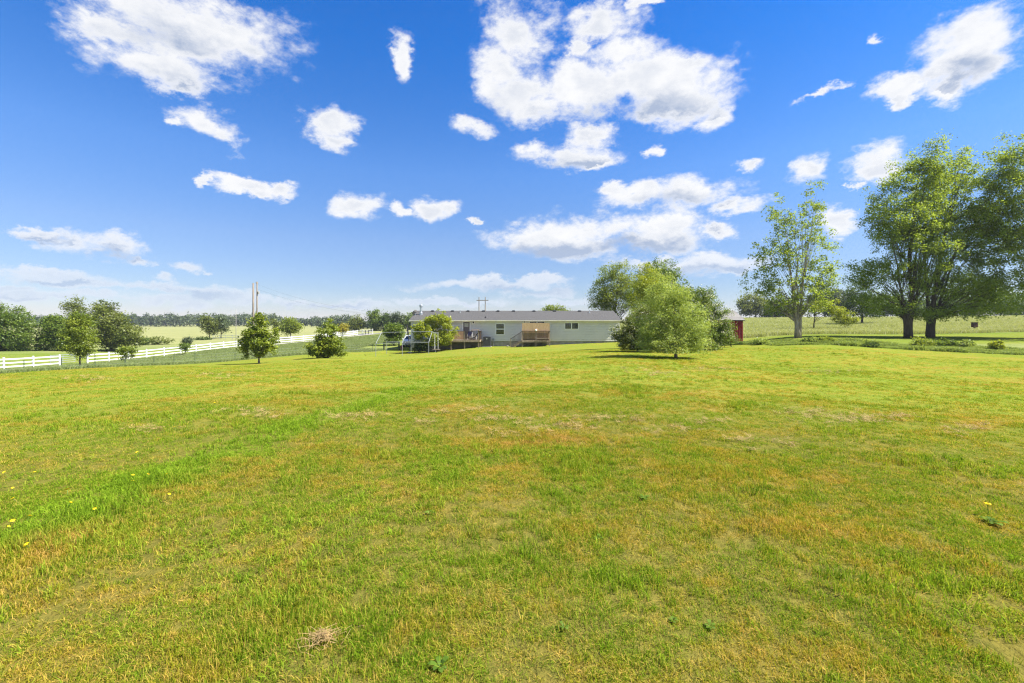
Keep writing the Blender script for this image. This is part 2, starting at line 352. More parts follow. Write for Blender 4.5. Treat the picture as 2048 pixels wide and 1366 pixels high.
polar_sheet('field', th, RE[:, None] * (1600 / RE[:, None]) ** s[None, :], field_mat(), {'zone': zone, 'hay': hay})

def ribbon(name, path, wid, mat, lift):                  # a road draped on the land
    pts = [Vector(p) for p in path]; dense = []
    for a, b in zip(pts, pts[1:]):
        k = max(2, int((b - a).length / 2)); dense += [a.lerp(b, i / k) for i in range(k)]
    dense.append(pts[-1]); m = MB(); vs = []; W_ = 6
    for i, p in enumerate(dense):
        d = (dense[min(i + 1, len(dense) - 1)] - dense[max(i - 1, 0)]).normalized(); nrm = Vector((-d.y, d.x))
        for j in range(W_ + 1):
            q = p + nrm * (wid * (j / W_ - .5) + .25 * math.sin(i * .7 + j * 3)); vs.append((q.x, q.y, g1(q.x, q.y) + lift))
    m.add(vs, [(i * (W_ + 1) + j, i * (W_ + 1) + j + 1, (i + 1) * (W_ + 1) + j + 1, (i + 1) * (W_ + 1) + j) for i in range(len(dense) - 1) for j in range(W_)])
    o = m.obj(name, mat); o['kind'] = 'structure'; return o
M_gravel = plain('pale_gravel', (.42, .39, .33), .95, var=.2, scale=.8)
M_asphalt = plain('worn_asphalt', (.20, .20, .20), .9, var=.2, scale=.6)
ribbon('gravel_driveway', [(fence_x(y) + 3.0, y) for y in (84, 90, 100, 108, 114)], 2.2, M_gravel, .10)
ribbon('road', [(-48, 119), (-37, 117), (-30, 121), (-22, 130), (-10, 138), (5, 142)], 4.5, M_asphalt, .10)

# ------------------------------------------------------------------ grass as instanced tufts (stuff)
HID = bpy.data.collections.new('tuft_sources')           # never linked to the scene
def blade_tuft(name, mat, n, spread, hmin, hmax, w, lean, seed, tint_lo=0., flat=False):
    g = np.random.default_rng(seed); vs, fs, tn = [], [], []
    for i in range(n):
        a = g.uniform(0, 2 * math.pi); rr = spread * math.sqrt(g.uniform()); b = np.array([rr * math.cos(a), rr * math.sin(a), -.008])
        h = g.uniform(hmin, hmax); la = g.uniform(0, 2 * math.pi); le = g.uniform(.1, 1) * lean
        d = np.array([math.cos(la), math.sin(la), 0]); sd_ = np.array([-d[1], d[0], 0]); fa = g.uniform(0, math.pi)
        sd_ = sd_ * math.cos(fa) + d * math.sin(fa); ww = w * g.uniform(.6, 1.2) / 2
        if flat: mid = b + d * h * .5 + np.array([0, 0, g.uniform(.01, .03)]); tip = b + d * h + np.array([0, 0, g.uniform(-.0, .025)])
        else: mid = b + d * le * h * .3 + np.array([0, 0, h * .6]); tip = b + d * le * h + np.array([0, 0, h * (1 - .28 * le)])
        k = len(vs); vs += [b - sd_ * ww, b + sd_ * ww, mid + sd_ * ww * .8, mid - sd_ * ww * .8, tip]
        fs += [(k, k + 1, k + 2, k + 3), (k + 3, k + 2, k + 4)]; tn += [g.uniform(tint_lo, 1)] * 5
    me = bpy.data.meshes.new(name); me.from_pydata([tuple(map(float, v)) for v in vs], [], fs); me.materials.append(mat)
    at = me.attributes.new('tint', 'FLOAT', 'POINT'); at.data.foreach_set('value', np.array(tn, np.float32)); me.update()
    return bpy.data.objects.new(name, me)
def scatter(name, pts, rot, scl, sources, idx, kind='stuff'):
    col = bpy.data.collections.new(name + '_sources')
    for s_ in sources: col.objects.link(s_)
    me = bpy.data.meshes.new(name); n = len(pts); me.vertices.add(n); me.vertices.foreach_set('co', np.ascontiguousarray(pts, np.float32).ravel())
    for nm, typ, dat in (('rot', 'FLOAT_VECTOR', rot), ('scl', 'FLOAT_VECTOR', scl)):
        at = me.attributes.new(nm, typ, 'POINT'); at.data.foreach_set('vector', np.ascontiguousarray(dat, np.float32).ravel())
    at = me.attributes.new('idx', 'INT', 'POINT'); at.data.foreach_set('value', np.ascontiguousarray(idx, np.int32))
    me.update(); o = link(name, me); o['kind'] = kind
    ng = bpy.data.node_groups.new(name, 'GeometryNodeTree')
    ng.interface.new_socket('Geometry', in_out='INPUT', socket_type='NodeSocketGeometry'); ng.interface.new_socket('Geometry', in_out='OUTPUT', socket_type='NodeSocketGeometry')
    a = ng.nodes.new('NodeGroupInput'); b = ng.nodes.new('NodeGroupOutput'); i = ng.nodes.new('GeometryNodeInstanceOnPoints'); ci = ng.nodes.new('GeometryNodeCollectionInfo')
    ci.inputs[0].default_value = col; ci.inputs['Separate Children'].default_value = True; ci.inputs['Reset Children'].default_value = True
    def na(nm, typ):
        q = ng.nodes.new('GeometryNodeInputNamedAttribute'); q.data_type = typ; q.inputs['Name'].default_value = nm; return q.outputs['Attribute']
    l = ng.links.new; l(a.outputs[0], i.inputs['Points']); l(ci.outputs[0], i.inputs['Instance']); i.inputs['Pick Instance'].default_value = True
    l(na('idx', 'INT'), i.inputs['Instance Index']); l(na('rot', 'FLOAT_VECTOR'), i.inputs['Rotation']); l(na('scl', 'FLOAT_VECTOR'), i.inputs['Scale'])
    l(i.outputs[0], b.inputs[0]); md = o.modifiers.new('scatter', 'NODES'); md.node_group = ng; return o
def vnoise(x, y, s_, seed=0):                             # cheap smooth value noise 0..1
    g = np.random.default_rng(seed); T = g.uniform(size=(64, 64)); x = np.asarray(x) / s_; y = np.asarray(y) / s_
    xi, yi = np.floor(x).astype(int), np.floor(y).astype(int); fx, fy = x - xi, y - yi; fx = fx * fx * (3 - 2 * fx); fy = fy * fy * (3 - 2 * fy)
    t = lambda i, j: T[i % 64, j % 64]
    return (t(xi, yi) * (1 - fx) + t(xi + 1, yi) * fx) * (1 - fy) + (t(xi, yi + 1) * (1 - fx) + t(xi + 1, yi + 1) * fx) * fy
def fan(n, r0, r1, t0=-1.02, t1=1.02):
    r = np.sqrt(RNG.uniform(r0 * r0, r1 * r1, n)); t = RNG.uniform(t0, t1, n); return r * np.sin(t), r * np.cos(t), t, r
MB_blade = blade_mat(); MB_lush = blade_mat(True)
fine_t = [blade_tuft('tuft', MB_blade, 24, .055, .025, .062, .0038, .95, 100 + i) for i in range(8)]
long_t = [blade_tuft('tuft', MB_lush, 20, .055, .050, .120, .0056, .8, 200 + i, 0.0) for i in range(4)]
thatch_t = [blade_tuft('tuft', MB_blade, 14, .080, .04, .12, .0032, 1, 300 + i, .75, True) for i in range(4)]
px_, py_, ps_, pi_, pzs = [], [], [], [], []
for n, r0, r1, sc, wsc in ((11000, .9, 3.2, .85, 1.0), (24000, 3.2, 6.5, .95, .9), (30000, 6.5, 12, 1.1, .72), (32000, 12, 22, 1.45, .5), (22000, 22, 34, 1.9, .36)):
    x, y, t, r = fan(n, r0, r1); k = r < redge(t) - .2; x, y, t, r = x[k], y[k], t[k], r[k]
    h = .5 + .75 * vnoise(x, y, 1.1, 1) * vnoise(x, y, .35, 2) * 2
    k = RNG.uniform(size=len(x)) < .35 + .9 * vnoise(x, y, .5, 5); x, y, r, h = x[k], y[k], r[k], h[k]
    bare = .6 * vnoise(x, y, .8, 31) + .4 * vnoise(x, y, .22, 32)
    k = ~((bare > .82) & (RNG.uniform(size=len(x)) < .85)); x, y, r, h = x[k], y[k], r[k], h[k]
    idx = RNG.integers(0, 8, len(x))
    st = np.abs(x - (STRIP[0] + STRIP[1] * y) + (vnoise(x, y, 1.3, 8) - .5) * .9)
    pr = .02 + .50 * np.clip(1 - st / .40, 0, 1) * np.clip((24 - y) / 13, 0, 1) + .35 * np.clip((vnoise(x, y, .7, 3) * vnoise(x, y, 2.6, 4) - .42) * 4, 0, 1)
    lg = RNG.uniform(size=len(x)) < pr; idx[lg] = RNG.integers(8, 12, lg.sum())
    th_ = (~lg) & (RNG.uniform(size=len(x)) < .07); idx[th_] = RNG.integers(12, 16, th_.sum())
    px_.append(x); py_.append(y); pi_.append(idx); ps_.append(np.stack([np.full(len(x), sc), np.full(len(x), sc), h * sc * wsc], -1))
x, y, idx, sc = np.concatenate(px_), np.concatenate(py_), np.concatenate(pi_), np.concatenate(ps_)
rot = np.zeros((len(x), 3)); rot[:, 2] = RNG.uniform(0, 6.28, len(x)); rot[:, :2] = RNG.normal(0, .12, (len(x), 2))
scatter('lawn_grass', np.stack([x, y, gz(x, y)], -1), rot, sc, fine_t + long_t + thatch_t, idx)

# tall meadow grass: left beyond the mown edge, right in the hay meadow
M_mead = leaf_mat('meadow_blades', (.135, .190, .060), (.250, .290, .120), .35, 0.0, warm=(.34, .30, .15))
M_seed = leaf_mat('meadow_seed', (.220, .270, .070), (.400, .410, .160), .40, 0.0, warm=(.62, .60, .52))
mead_t = [blade_tuft('meadow_tuft', M_mead, 34, .28, .22, .50, .016, .8, 400 + i) for i in range(4)]
seed_t = [blade_tuft('meadow_tuft', M_seed, 40, .45, .35, .80, .022, .7, 420 + i) for i in range(4)]
n = 34000; x, y, t, r = fan(n, 22, 120, -1.0, -.15)
re = redge(t); p = np.clip(1.15 - (r - re) / 75, .12, 1) ** 2
k = (r > re + .05) & (x > fence_x(y) + .1) & ~((x > fence_x(y) + 1.5) & (x < fence_x(y) + 5.5) & (y > 80)) & (RNG.uniform(size=n) < p) & (y < 104 ) & ~((y > 56) & (x > -20))
x, y, r = x[k], y[k], r[k]; s_ = .55 + .7 * vnoise(x, y, 4, 9) + r / 160
scatter('meadow_grass', np.stack([x, y, gz(x, y)], -1), np.stack([0 * x, 0 * x, RNG.uniform(0, 6.28, len(x))], -1), np.stack([s_ * 1.3, s_ * 1.3, s_ * .55], -1), mead_t, RNG.integers(0, 4, len(x)))
n = 26000; x = RNG.uniform(14, 150, n); y = 46 + 110 * RNG.uniform(size=n) ** 1.5
k = (zone(x, y) < .4) & (x < y * 1.25) & (y > 46); x, y = x[k], y[k]; s_ = .5 + .4 * vnoise(x, y, 6, 12) + y / 260
scatter('hay_meadow_grass', np.stack([x, y, gz(x, y)], -1), np.stack([0 * x, 0 * x, RNG.uniform(0, 6.28, len(x))], -1), np.stack([s_ * 1.4, s_ * 1.4, s_ * .85], -1), seed_t, RNG.integers(0, 4, len(x)))

# dry clippings left by the mower
M_straw = plain('dry_straw', (.38, .26, .11), .9, var=.35, scale=20)
straw_t = [blade_tuft('straw', M_straw, 26, .09, .05, .17, .0045, 1, 500 + i, 0, True) for i in range(4)]
CL = [(1060,862,55,16),(1150,855,45,8),(1240,842,50,10),(1590,825,40,8),(1640,835,70,14),(1700,838,50,6),(1485,882,28,6),(1570,888,22,6),(1495,905,18,4),(1290,745,55,6),(1330,748,45,5),
      (1050,738,50,5),(1090,742,30,4),(740,835,40,7),(690,835,35,6),(480,825,55,7),(540,832,40,6),(1130,850,30,10),(1000,840,70,6),(1420,740,60,4),(1650,745,60,4),(300,862,50,8),(180,760,60,5),(430,752,60,5),(1930,860,60,12),(955,820,30,5),(850,848,20,4),(1350,862,40,6),(1180,838,40,5),(1420,845,40,6),(1740,842,50,7),(1800,835,40,5),(880,828,30,4)]
qx, qy, qz = [], [], []
for u, v, ru, rv in CL:
    k = int(4 + ru * (.42 if v < 900 else .04))
    for _ in range(k):
        a, b = np.clip(RNG.normal(0, .62, 2), -1.5, 1.5); g_ = gpx(u + a * ru, v + b * rv); qx.append(g_[0]); qy.append(g_[1]); qz.append(g_[2] + RNG.uniform(.012, .045) * (1 + g_[1] / 30))
n = len(qx); s_ = (.34 + np.array(qy) / 26)[:, None] * np.ones((1, 3)); s_[:, 2] *= .9
scatter('dry_grass_clippings', np.stack([qx, qy, qz], -1), np.stack([RNG.normal(0, .25, n), RNG.normal(0, .25, n), RNG.uniform(0, 6.28, n)], -1), s_, straw_t, RNG.integers(0, 4, n))
t = np.random.default_rng(5); m = MB(); g_ = gpx(648, 1290)
for i in range(150):
    a, rr = t.uniform(0, 6.28), abs(t.normal(0, .045)); z = .022 + .026 * math.exp(-(rr / .06) ** 2) + t.uniform(-.02, .015)
    q = Vector((rr * math.cos(a) * 1.35, rr * math.sin(a), z)); b = t.uniform(0, 6.28); l_ = t.uniform(.015, .055); d = Vector((math.cos(b), math.sin(b), t.normal(0, .25))) * l_
    m.bar(q - d, q + d * .6 + Vector((0, 0, .004)), .0014, .0011)
tag(m.obj('straw_clump', M_straw, None, g_), 'clump of dry tan straw lying in the grass at bottom left of centre', 'straw')

# ------------------------------------------------------------------ trees
M_bark = plain('grey_bark', (.155, .125, .095), .9, var=.35, scale=6, stretch=(1, 1, .25), bump=.6)
M_bark_dark = plain('dark_bark', (.075, .058, .045), .9, var=.35, scale=6, stretch=(1, 1, .25), bump=.6)
M_bark_pale = plain('pale_bark', (.27, .235, .19), .9, var=.3, scale=5, stretch=(1, 1, .3), bump=.5)
LM = {}
for nm, dk, lt, tr in (('olive', (.080, .115, .020), (.215, .245, .050), .40), ('deep', (.035, .068, .014), (.115, .170, .032), .36), ('fresh', (.110, .165, .016), (.290, .340, .035), .42),
                       ('lime', (.150, .215, .015), (.380, .410, .035), .44), ('silver', (.150, .225, .034), (.430, .500, .135), .44), ('mid', (.062, .115, .016), (.195, .265, .036), .42),
                       ('maple', (.115, .180, .022), (.320, .400, .055), .50), ('far', (.060, .090, .045), (.140, .175, .080), .3), ('blue', (.120, .165, .160), (.260, .310, .300), .2), ('gold', (.20, .20, .02), (.42, .36, .04), .4), ('weed', (.130, .205, .036), (.310, .370, .090), .4)):
    LM[nm] = leaf_mat('leaves_' + nm, dk, lt, tr)
M_bloss = leaf_mat('cream_blossom', (.62, .58, .46), (.82, .80, .70), .3)
def unit(n, g): v = g.normal(size=(n, 3)); return v / np.linalg.norm(v, axis=1)[:, None]
def leaves(centres, leaf, g, asp=.5, up=.35, droop=0., tint=None):
    n = len(centres); nr = unit(n, g); nr[:, 2] = np.abs(nr[:, 2]) + up; nr /= np.linalg.norm(nr, axis=1)[:, None]
    a = unit(n, g); a[:, 2] -= droop; a -= nr * (a * nr).sum(1)[:, None]; a /= np.linalg.norm(a, axis=1)[:, None] + 1e-9; b = np.cross(nr, a)
    L_ = (leaf * g.uniform(.55, 1.25, n))[:, None]; w = L_ * asp
    V = np.stack([centres - a * L_ * .5, centres + b * w * .5 + a * L_ * .02, centres + a * L_ * .5, centres - b * w * .5 + a * L_ * .02], 1)
    return V.reshape(-1, 3), np.repeat(tint, 4)
def tree(name, label, cat, base, lobes, d, leaf, n, mat, nclump=None, clump=.3, trunk=.12, bark=None, depth=.85, group=None, fill=1.0, asp=.55, droop=0., limbs=22, stems=1, lean=0., bloom=0, seed=None, forks=None, twig=.35, low=0.0, part='crown', hard=2.1, blo=.55):
    seed = seed if seed is not None else abs(hash(label)) % 99991
    import zlib; seed = zlib.crc32(label.encode()) % 99991; g = np.random.default_rng(seed)
    n = int(n * {'open_tree': 1.9, 'lawn_maple': 1.6}.get(name, 2.2)); leaf = leaf * {'open_tree': 1.1, 'lawn_maple': 1.12, 'willow_shrub': 1.12}.get(name, 1.20)
    bx, by, bz = on(base, d) if not isinstance(base, tuple) else base
    t = thing(name, label, cat, (bx, by, bz), 0, group); o0 = np.array([bx, by, bz])
    E = []
    for u, v, ru, rv in lobes:
        x, y, z = PX(u, v, d); rx, rz_ = ru * d / F, rv * d / F; E.append((x, y + g.uniform(-.25, .25) * rx, z, rx, depth * (rx + .3 * rz_) / 1.3 * 1.0, rz_))
    E = np.array(E); E[:, :3] -= o0; vol = E[:, 3] * E[:, 4] * E[:, 5]; pr = vol ** .85; pr /= pr.sum()
    nclump = nclump or max(30, n // 40); w = g.choice(len(E), nclump, p=pr)
    cd = unit(nclump, g); rad = g.uniform(.08, 1, nclump) ** (1 / hard) * g.uniform(.82, 1.13, nclump)
    cc_ = E[w, :3] + cd * E[w, 3:] * rad[:, None]; cc_[:, 2] = np.maximum(cc_[:, 2], low + clump * .3)
    ct = np.clip(g.normal(.42, .22, nclump), 0, 1)
    sz = clump * g.uniform(.55, 1.35, nclump); wl = sz ** 2; k = g.choice(nclump, n, p=wl / wl.sum())
    off = g.normal(size=(n, 3)) * np.array([.55, .55, .42]); pos = cc_[k] + off * sz[k][:, None]; pos[:, 2] = np.maximum(pos[:, 2], low + .02)
    tint = np.clip(ct[k] + g.normal(0, .16, n), 0, 1)
    V, tn = leaves(pos, leaf, g, asp, .3, droop, tint); link(part, mesh_np(part, V, 4, mat, {'tint': tn}), t)
    if bloom:
        kk = g.choice(nclump, bloom, p=np.where(rad > blo, 1, .02) / np.where(rad > blo, 1, .02).sum()); pb = cc_[kk] + g.normal(size=(bloom, 3)) * (sz[kk] * .6)[:, None] + np.array([0, -.05, .05])
        V, tn = leaves(pb, leaf * .55, g, .9, .8, 0, g.uniform(0, 1, bloom)); link('blossom', mesh_np('blossom', V, 4, M_bloss, {'tint': tn}), t)
    # trunk, limbs and twigs
    m = MB(); zlo = (E[:, 2] - E[:, 5]).min(); ztop = (E[:, 2] + E[:, 5]).max(); ctr = (E[:, :3] * vol[:, None]).sum(0) / vol.sum()
    forks = forks or [(ctr[0], ctr[1], ztop * .86)]
    axes = []
    for fi, (fx, fy, fz) in enumerate(forks):
        pts = []; kk = 9; r0 = trunk * (1 if fi == 0 else .62)
        sx_ = 0 if len(forks) == 1 else (fx * .06)
        for i in range(kk):
            q = i / (kk - 1); e = q ** 1.35
            pts.append((sx_ * (1 if q == 0 else 1) + (fx - sx_) * e + lean * math.sin(q * 3) * .2 + g.normal(0, .012) * fz * q, fy * e + g.normal(0, .012) * fz * q, -.15 + (fz + .15) * q))
        m.tube(pts, [r0 * (1.32 if i == 0 else 1.0 - .93 * (i / (kk - 1)) ** .62) for i in range(kk)], 9); axes.append((pts, r0))
    sel = g.choice(nclump, min(limbs, nclump), replace=False)
    for c in sel:
        pts, r0 = axes[g.integers(len(axes))]; tip = cc_[c]
        q = np.clip((tip[2] / max(ztop, .1)) * .72 - g.uniform(.05, .2), .16, .82); i0 = q * (len(pts) - 1); i = int(i0); fr = i0 - i
        s0 = np.array(pts[i]) * (1 - fr) + np.array(pts[i + 1]) * fr; md = s0 * .45 + tip * .55 + np.array([0, 0, .10 * np.linalg.norm(tip - s0)]) * g.uniform(-.4, 1)
        rb = r0 * (1 - .85 * q) * g.uniform(.16, .34); a, b_, c_ = s0, md, tip
        m.tube([a, a * .55 + b_ * .45, b_, b_ * .5 + c_ * .5, c_], [rb, rb * .8, rb * .58, rb * .38, rb * .18], 5, False)
    m.obj('trunk', bark or M_bark, t, smooth=True); return t
FK = lambda *a: [(x, y, z) for x, y, z in a]

# --- lawn shrubs by the house's right end
tree('willow_shrub', 'pale silvery green shrub with short trunk on the lawn before the white flowering bushes', 'shrub', 1352, [(1345,640,76,56),(1335,588,48,40),(1325,560,28,20),(1378,652,44,42),(1305,668,36,38),(1350,688,66,22),(1300,692,30,16),(1395,692,24,12)], 21.7, .085, 20000, LM['silver'], 520, .24, .08, M_bark, limbs=60, asp=.34, droop=.3, low=.25)
tree('flowering_shrub', 'dense shrub covered in cream blossom beside the right end of the house', 'shrub', 1275, [(1262,666,40,34),(1290,645,42,38),(1300,675,45,28),(1255,684,28,16),(1290,690,40,14)], 27.5, .085, 12000, LM['olive'], 260, .22, .07, M_bark_dark, limbs=16, bloom=4200, low=.1)
tree('flowering_shrub', 'tall rounded shrub flecked with white blossom at the left side of the red shed', 'shrub', 1410, [(1395,615,54,50),(1425,640,38,54),(1410,670,56,34),(1360,600,40,40),(1444,672,26,30),(1440,640,20,26)], 29.5, .085, 16000, LM['mid'], 300, .26, .09, M_bark_dark, limbs=22, bloom=4200, low=.1)
tree('juniper_bush', 'small dark spreading evergreen bush at the foot of the red shed', 'bush', 1463, [(1464,680,18,12),(1448,675,16,16)], 32.5, .07, 2600, LM['mid'], 90, .14, .04, M_bark_dark, limbs=6, asp=.3, low=.03)
tree('young_tree', 'yellow-green tree rising behind the pale silvery shrub', 'tree', 1310, [(1305,590,50,55),(1300,560,36,34),(1340,600,45,45),(1275,610,30,40)], 35, .10, 9000, LM['lime'], 230, .32, .10, M_bark, limbs=20, low=.4)
tree('feathery_tree', 'tall feathery olive green tree behind the right end of the house roof', 'tree', 1228, [(1225,590,44,60),(1235,550,32,34),(1205,600,30,40),(1270,585,36,52),(1185,622,14,14)], 68, .22, 11000, LM['fresh'], 420, .55, .22, M_bark_dark, limbs=40, asp=.4, droop=.5, low=.5)
tree('broad_tree', 'dense green tree with tufted top behind the yellow-green tree', 'tree', 1330, [(1325,560,38,42),(1315,540,26,22),(1345,580,30,40),(1300,590,40,50)], 64, .22, 8000, LM['mid'], 240, .6, .22, M_bark_dark, limbs=24, low=.5)
tree('round_tree', 'green tree top showing above the middle of the house roof', 'tree', 1110, [(1110,625,24,15),(1098,622,10,9),(1124,620,10,10)], 80, .24, 1600, LM['fresh'], 70, .5, .18, M_bark_dark, limbs=14)

# --- right of the yard
tree('open_tree', 'tall slender tree with thin see-through crown standing alone right of the red shed', 'tree', 1597, [(1575,480,45,72),(1622,430,34,62),(1540,515,42,45),(1640,505,36,75),(1595,585,66,44),(1630,380,15,24),(1525,560,36,34),(1558,430,26,40),(1575,610,50,22),(1640,585,40,30),(1660,540,24,40)], 36, .15, 8200, LM['maple'], 460, .30, .21, M_bark_pale, limbs=75,
     forks=FK((-.9, .3, 8.4), (1.2, -.2, 11.0), (-.15, .3, 9.6)), hard=2.6, asp=.6)
tree('lawn_maple', 'big leafy tree with single dark trunk, left one of the pair at right', 'tree', 1815, [(1830,400,80,80),(1850,335,40,56),(1800,460,72,60),(1762,540,62,34),(1785,600,70,30),(1850,520,66,80),(1830,628,46,14),(1752,450,28,20),(1730,560,40,16),(1872,310,24,34)], 38, .15, 34000, LM['maple'], 620, .44, .27, M_bark_dark, limbs=60,
     forks=FK((.9, 0, 14.6), (-1.3, .6, 10.0), (2.4, -.4, 11.5)), hard=2.2, droop=.4)
tree('lawn_maple', 'big leafy tree on a low forked trunk, right one of the pair at right', 'tree', 1856, [(1925,400,70,80),(1940,335,44,44),(1900,470,66,64),(1960,490,66,70),(1925,575,80,50),(1900,622,56,16),(1990,440,46,66),(1975,590,50,44)], 39, .15, 34000, LM['maple'], 600, .44, .28, M_bark_dark, limbs=60,
     forks=FK((2.6, 0, 14.2), (4.4, .6, 10.5), (.2, .5, 11.0)), hard=2.2, droop=.4)
tree('lawn_maple', 'tallest leafy tree cut by the right edge of the photo', 'tree', 2125, [(2045,370,62,84),(2035,305,48,52),(2090,480,110,100),(2030,500,56,80),(2020,590,66,50),(2130,380,80,100),(1998,400,34,60),(2005,340,30,40)], 37, .15, 32000, LM['maple'], 560, .46, .34, M_bark_dark, limbs=50, hard=2.2, droop=.4)
tree('bright_shrub', 'low bright lime green bush in the meadow right of the slender tree', 'bush', 1690, [(1690,636,22,13),(1702,640,14,9),(1682,628,10,8)], 60, .14, 1800, LM['lime'], 60, .32, .06, M_bark_dark, limbs=8, low=.1)
tree('bright_tree', 'small lime green tree with forked trunk behind the slender tree', 'tree', 1627, [(1650,612,28,13),(1622,618,28,16),(1670,622,18,9),(1600,625,20,10)], 60, .15, 2400, LM['lime'], 80, .36, .12, M_bark_dark, limbs=14)
tree('dark_tree', 'dark small-leaved tree at meadow edge between slender tree and leafy pair', 'tree', 1724, [(1725,605,30,32),(1715,580,22,22),(1745,612,26,24),(1705,618,16,18)], 75, .22, 3600, LM['deep'], 120, .6, .22, M_bark_dark, limbs=16)
for i, (u, w, hh, mt, lb) in enumerate(((1512, 34, 62, 'olive', 'rounded olive tree on the skyline just right of the shed'), (1560, 30, 40, 'deep', 'dark green skyline tree left of the slender tree trunk'), (1650, 30, 84, 'deep', 'tall dark tree on the skyline right of the slender tree'),
                                        (1682, 24, 66, 'far', 'bluish green tree on the skyline above the low lime bush'), (1768, 34, 56, 'mid', 'green skyline tree seen left of the leafy pair'))):
    vb = 639 - (u - 1500) * .004
    tree('skyline_tree', lb, 'tree', u, [(u, vb - hh * .55, w, hh * .42), (u - w * .3, vb - hh * .35, w * .8, hh * .3), (u + w * .35, vb - hh * .4, w * .7, hh * .34)], 148, .55, 2600, LM[mt], 110, 1.3, .3, M_bark_dark, limbs=14, group='trees along the right skyline')

# --- left of the yard
tree('sapling', 'young round tree with bright leaves on the lawn in front of the utility poles', 'tree', 518, [(518,672,28,38),(505,685,28,28),(538,680,24,30),(520,640,14,15),(490,690,14,16),(522,704,32,10)], 32, .13, 3600, LM['fresh'], 150, .22, .075, M_bark, limbs=34, asp=.7, low=.35)
tree('conical_tree', 'cone-shaped dense young tree with foliage down to the lawn', 'tree', 656, [(655,694,38,20),(657,670,24,22),(657,650,13,14),(640,700,26,14),(676,695,22,18)], 36, .13, 5600, LM['fresh'], 170, .22, .08, M_bark_dark, limbs=14, asp=.6, low=.02)
tree('leafy_tree', 'bright green tree on the lawn in front of the left end of the house', 'tree', 878, [(870,665,34,34),(880,640,20,20),(890,680,22,24),(845,660,22,20),(895,660,18,24),(852,648,16,14),(868,690,16,12)], 51, .18, 6200, LM['lime'], 190, .34, .085, M_bark, limbs=20, low=.7)
tree('pear_tree', 'upright oval tree with short trunk in front of the white fence', 'tree', 160, [(160,664,28,30),(160,642,17,18),(160,690,31,18),(162,705,16,9)], 47, .15, 6000, LM['fresh'], 170, .4, .10, M_bark_dark, limbs=16, low=.5)
tree('thin_sapling', 'spindly pale sapling beside the wire fence in front of white rails', 'sapling', 250, [(250,708,16,12),(240,702,9,6),(262,700,9,6)], 39, .14, 480, LM['fresh'], 34, .2, .03, M_bark, limbs=9, low=.4)
tree('round_bush', 'small dark vase-shaped bush against the white fence', 'bush', 368, [(368,697,9,9),(364,690,6,4),(373,692,6,5)], 70, .18, 520, LM['mid'], 34, .28, .05, M_bark_dark, limbs=6, low=.1)
tree('round_tree', 'round-crowned dark green tree behind the pipe canopy frame', 'tree', 788, [(787,664,19,16),(786,652,13,9),(788,678,15,9)], 64, .2, 2600, LM['mid'], 90, .42, .11, M_bark_dark, limbs=12)
tree('blue_spruce', 'silvery blue spruce at the left corner of the house', 'tree', 838, [(838,672,12,10),(838,664,8,9),(842,682,15,8)], 53, .16, 2000, LM['blue'], 80, .3, .08, M_bark_dark, limbs=10, asp=.25)
tree('dark_shrub', 'low dark shrub under the silvery spruce', 'bush', 846, [(846,690,18,8),(836,697,8,4)], 51, .15, 1500, LM['deep'], 50, .3, .05, M_bark_dark, limbs=6, low=.05)
tree('field_tree', 'light olive tree with slim trunk in the neighbouring field, left of the two', 'tree', 419, [(418,650,17,15),(414,640,10,8),(424,660,12,9)], 125, .4, 1500, LM['olive'], 60, .9, .16, M_bark, limbs=12)
tree('field_tree', 'thin grey-green tree in the neighbouring field, right of the two', 'tree', 442, [(442,648,15,16),(436,640,10,8),(450,656,10,10)], 127, .4, 900, LM['far'], 44, .9, .15, M_bark, limbs=16)
tree('field_tree', 'rounded yellow-olive tree beyond the white fence right of the poles', 'tree', 581, [(581,652,17,14),(578,640,10,8),(588,655,12,12),(572,656,9,10)], 118, .38, 1800, LM['fresh'], 70, .85, .16, M_bark, limbs=12)
tree('field_tree', 'pale feathery tree half hidden behind the lawn sapling', 'tree', 551, [(551,655,7,14),(549,644,6,7)], 125, .36, 500, LM['olive'], 30, .7, .12, M_bark, limbs=10)
tree('hedge_tree', 'large dark green tree at the left edge beyond the white fence', 'tree', 20, [(15,652,54,44),(40,638,30,28),(50,678,40,26),(-30,650,40,45),(-15,688,50,18),(30,694,44,12)], 76, .3, 8000, LM['mid'], 190, .8, .25, M_bark_dark, limbs=18, low=.05)
tree('hedge_tree', 'shorter dark tree between the left edge tree and the oval tree', 'tree', 112, [(112,660,26,32),(105,645,18,16),(122,684,28,16),(100,690,24,12)], 78, .3, 4600, LM['mid'], 120, .75, .2, M_bark_dark, limbs=12, low=.1)
tree('hedge_tree', 'wispy olive tree rising behind the oval tree', 'tree', 150, [(152,620,18,24),(148,608,12,14),(165,640,18,20)], 84, .3, 1500, LM['olive'], 80, .8, .18, M_bark_dark, limbs=30, asp=.4)
tree('hedge_tree', 'broad olive green tree right of the oval tree beyond the fence', 'tree', 222, [(215,640,28,36),(208,614,20,18),(240,655,30,30),(264,668,20,20),(225,682,48,14),(255,686,28,10)], 80, .3, 7000, LM['olive'], 180, .8, .25, M_bark_dark, limbs=26, low=.1)
tree('golden_shrub', 'small golden tree showing beside the top of the cone-shaped tree', 'tree', 686, [(686,655,9,8),(692,658,6,5),(679,660,7,6)], 108, .3, 700, LM['gold'], 34, .6, .1, M_bark, limbs=6)
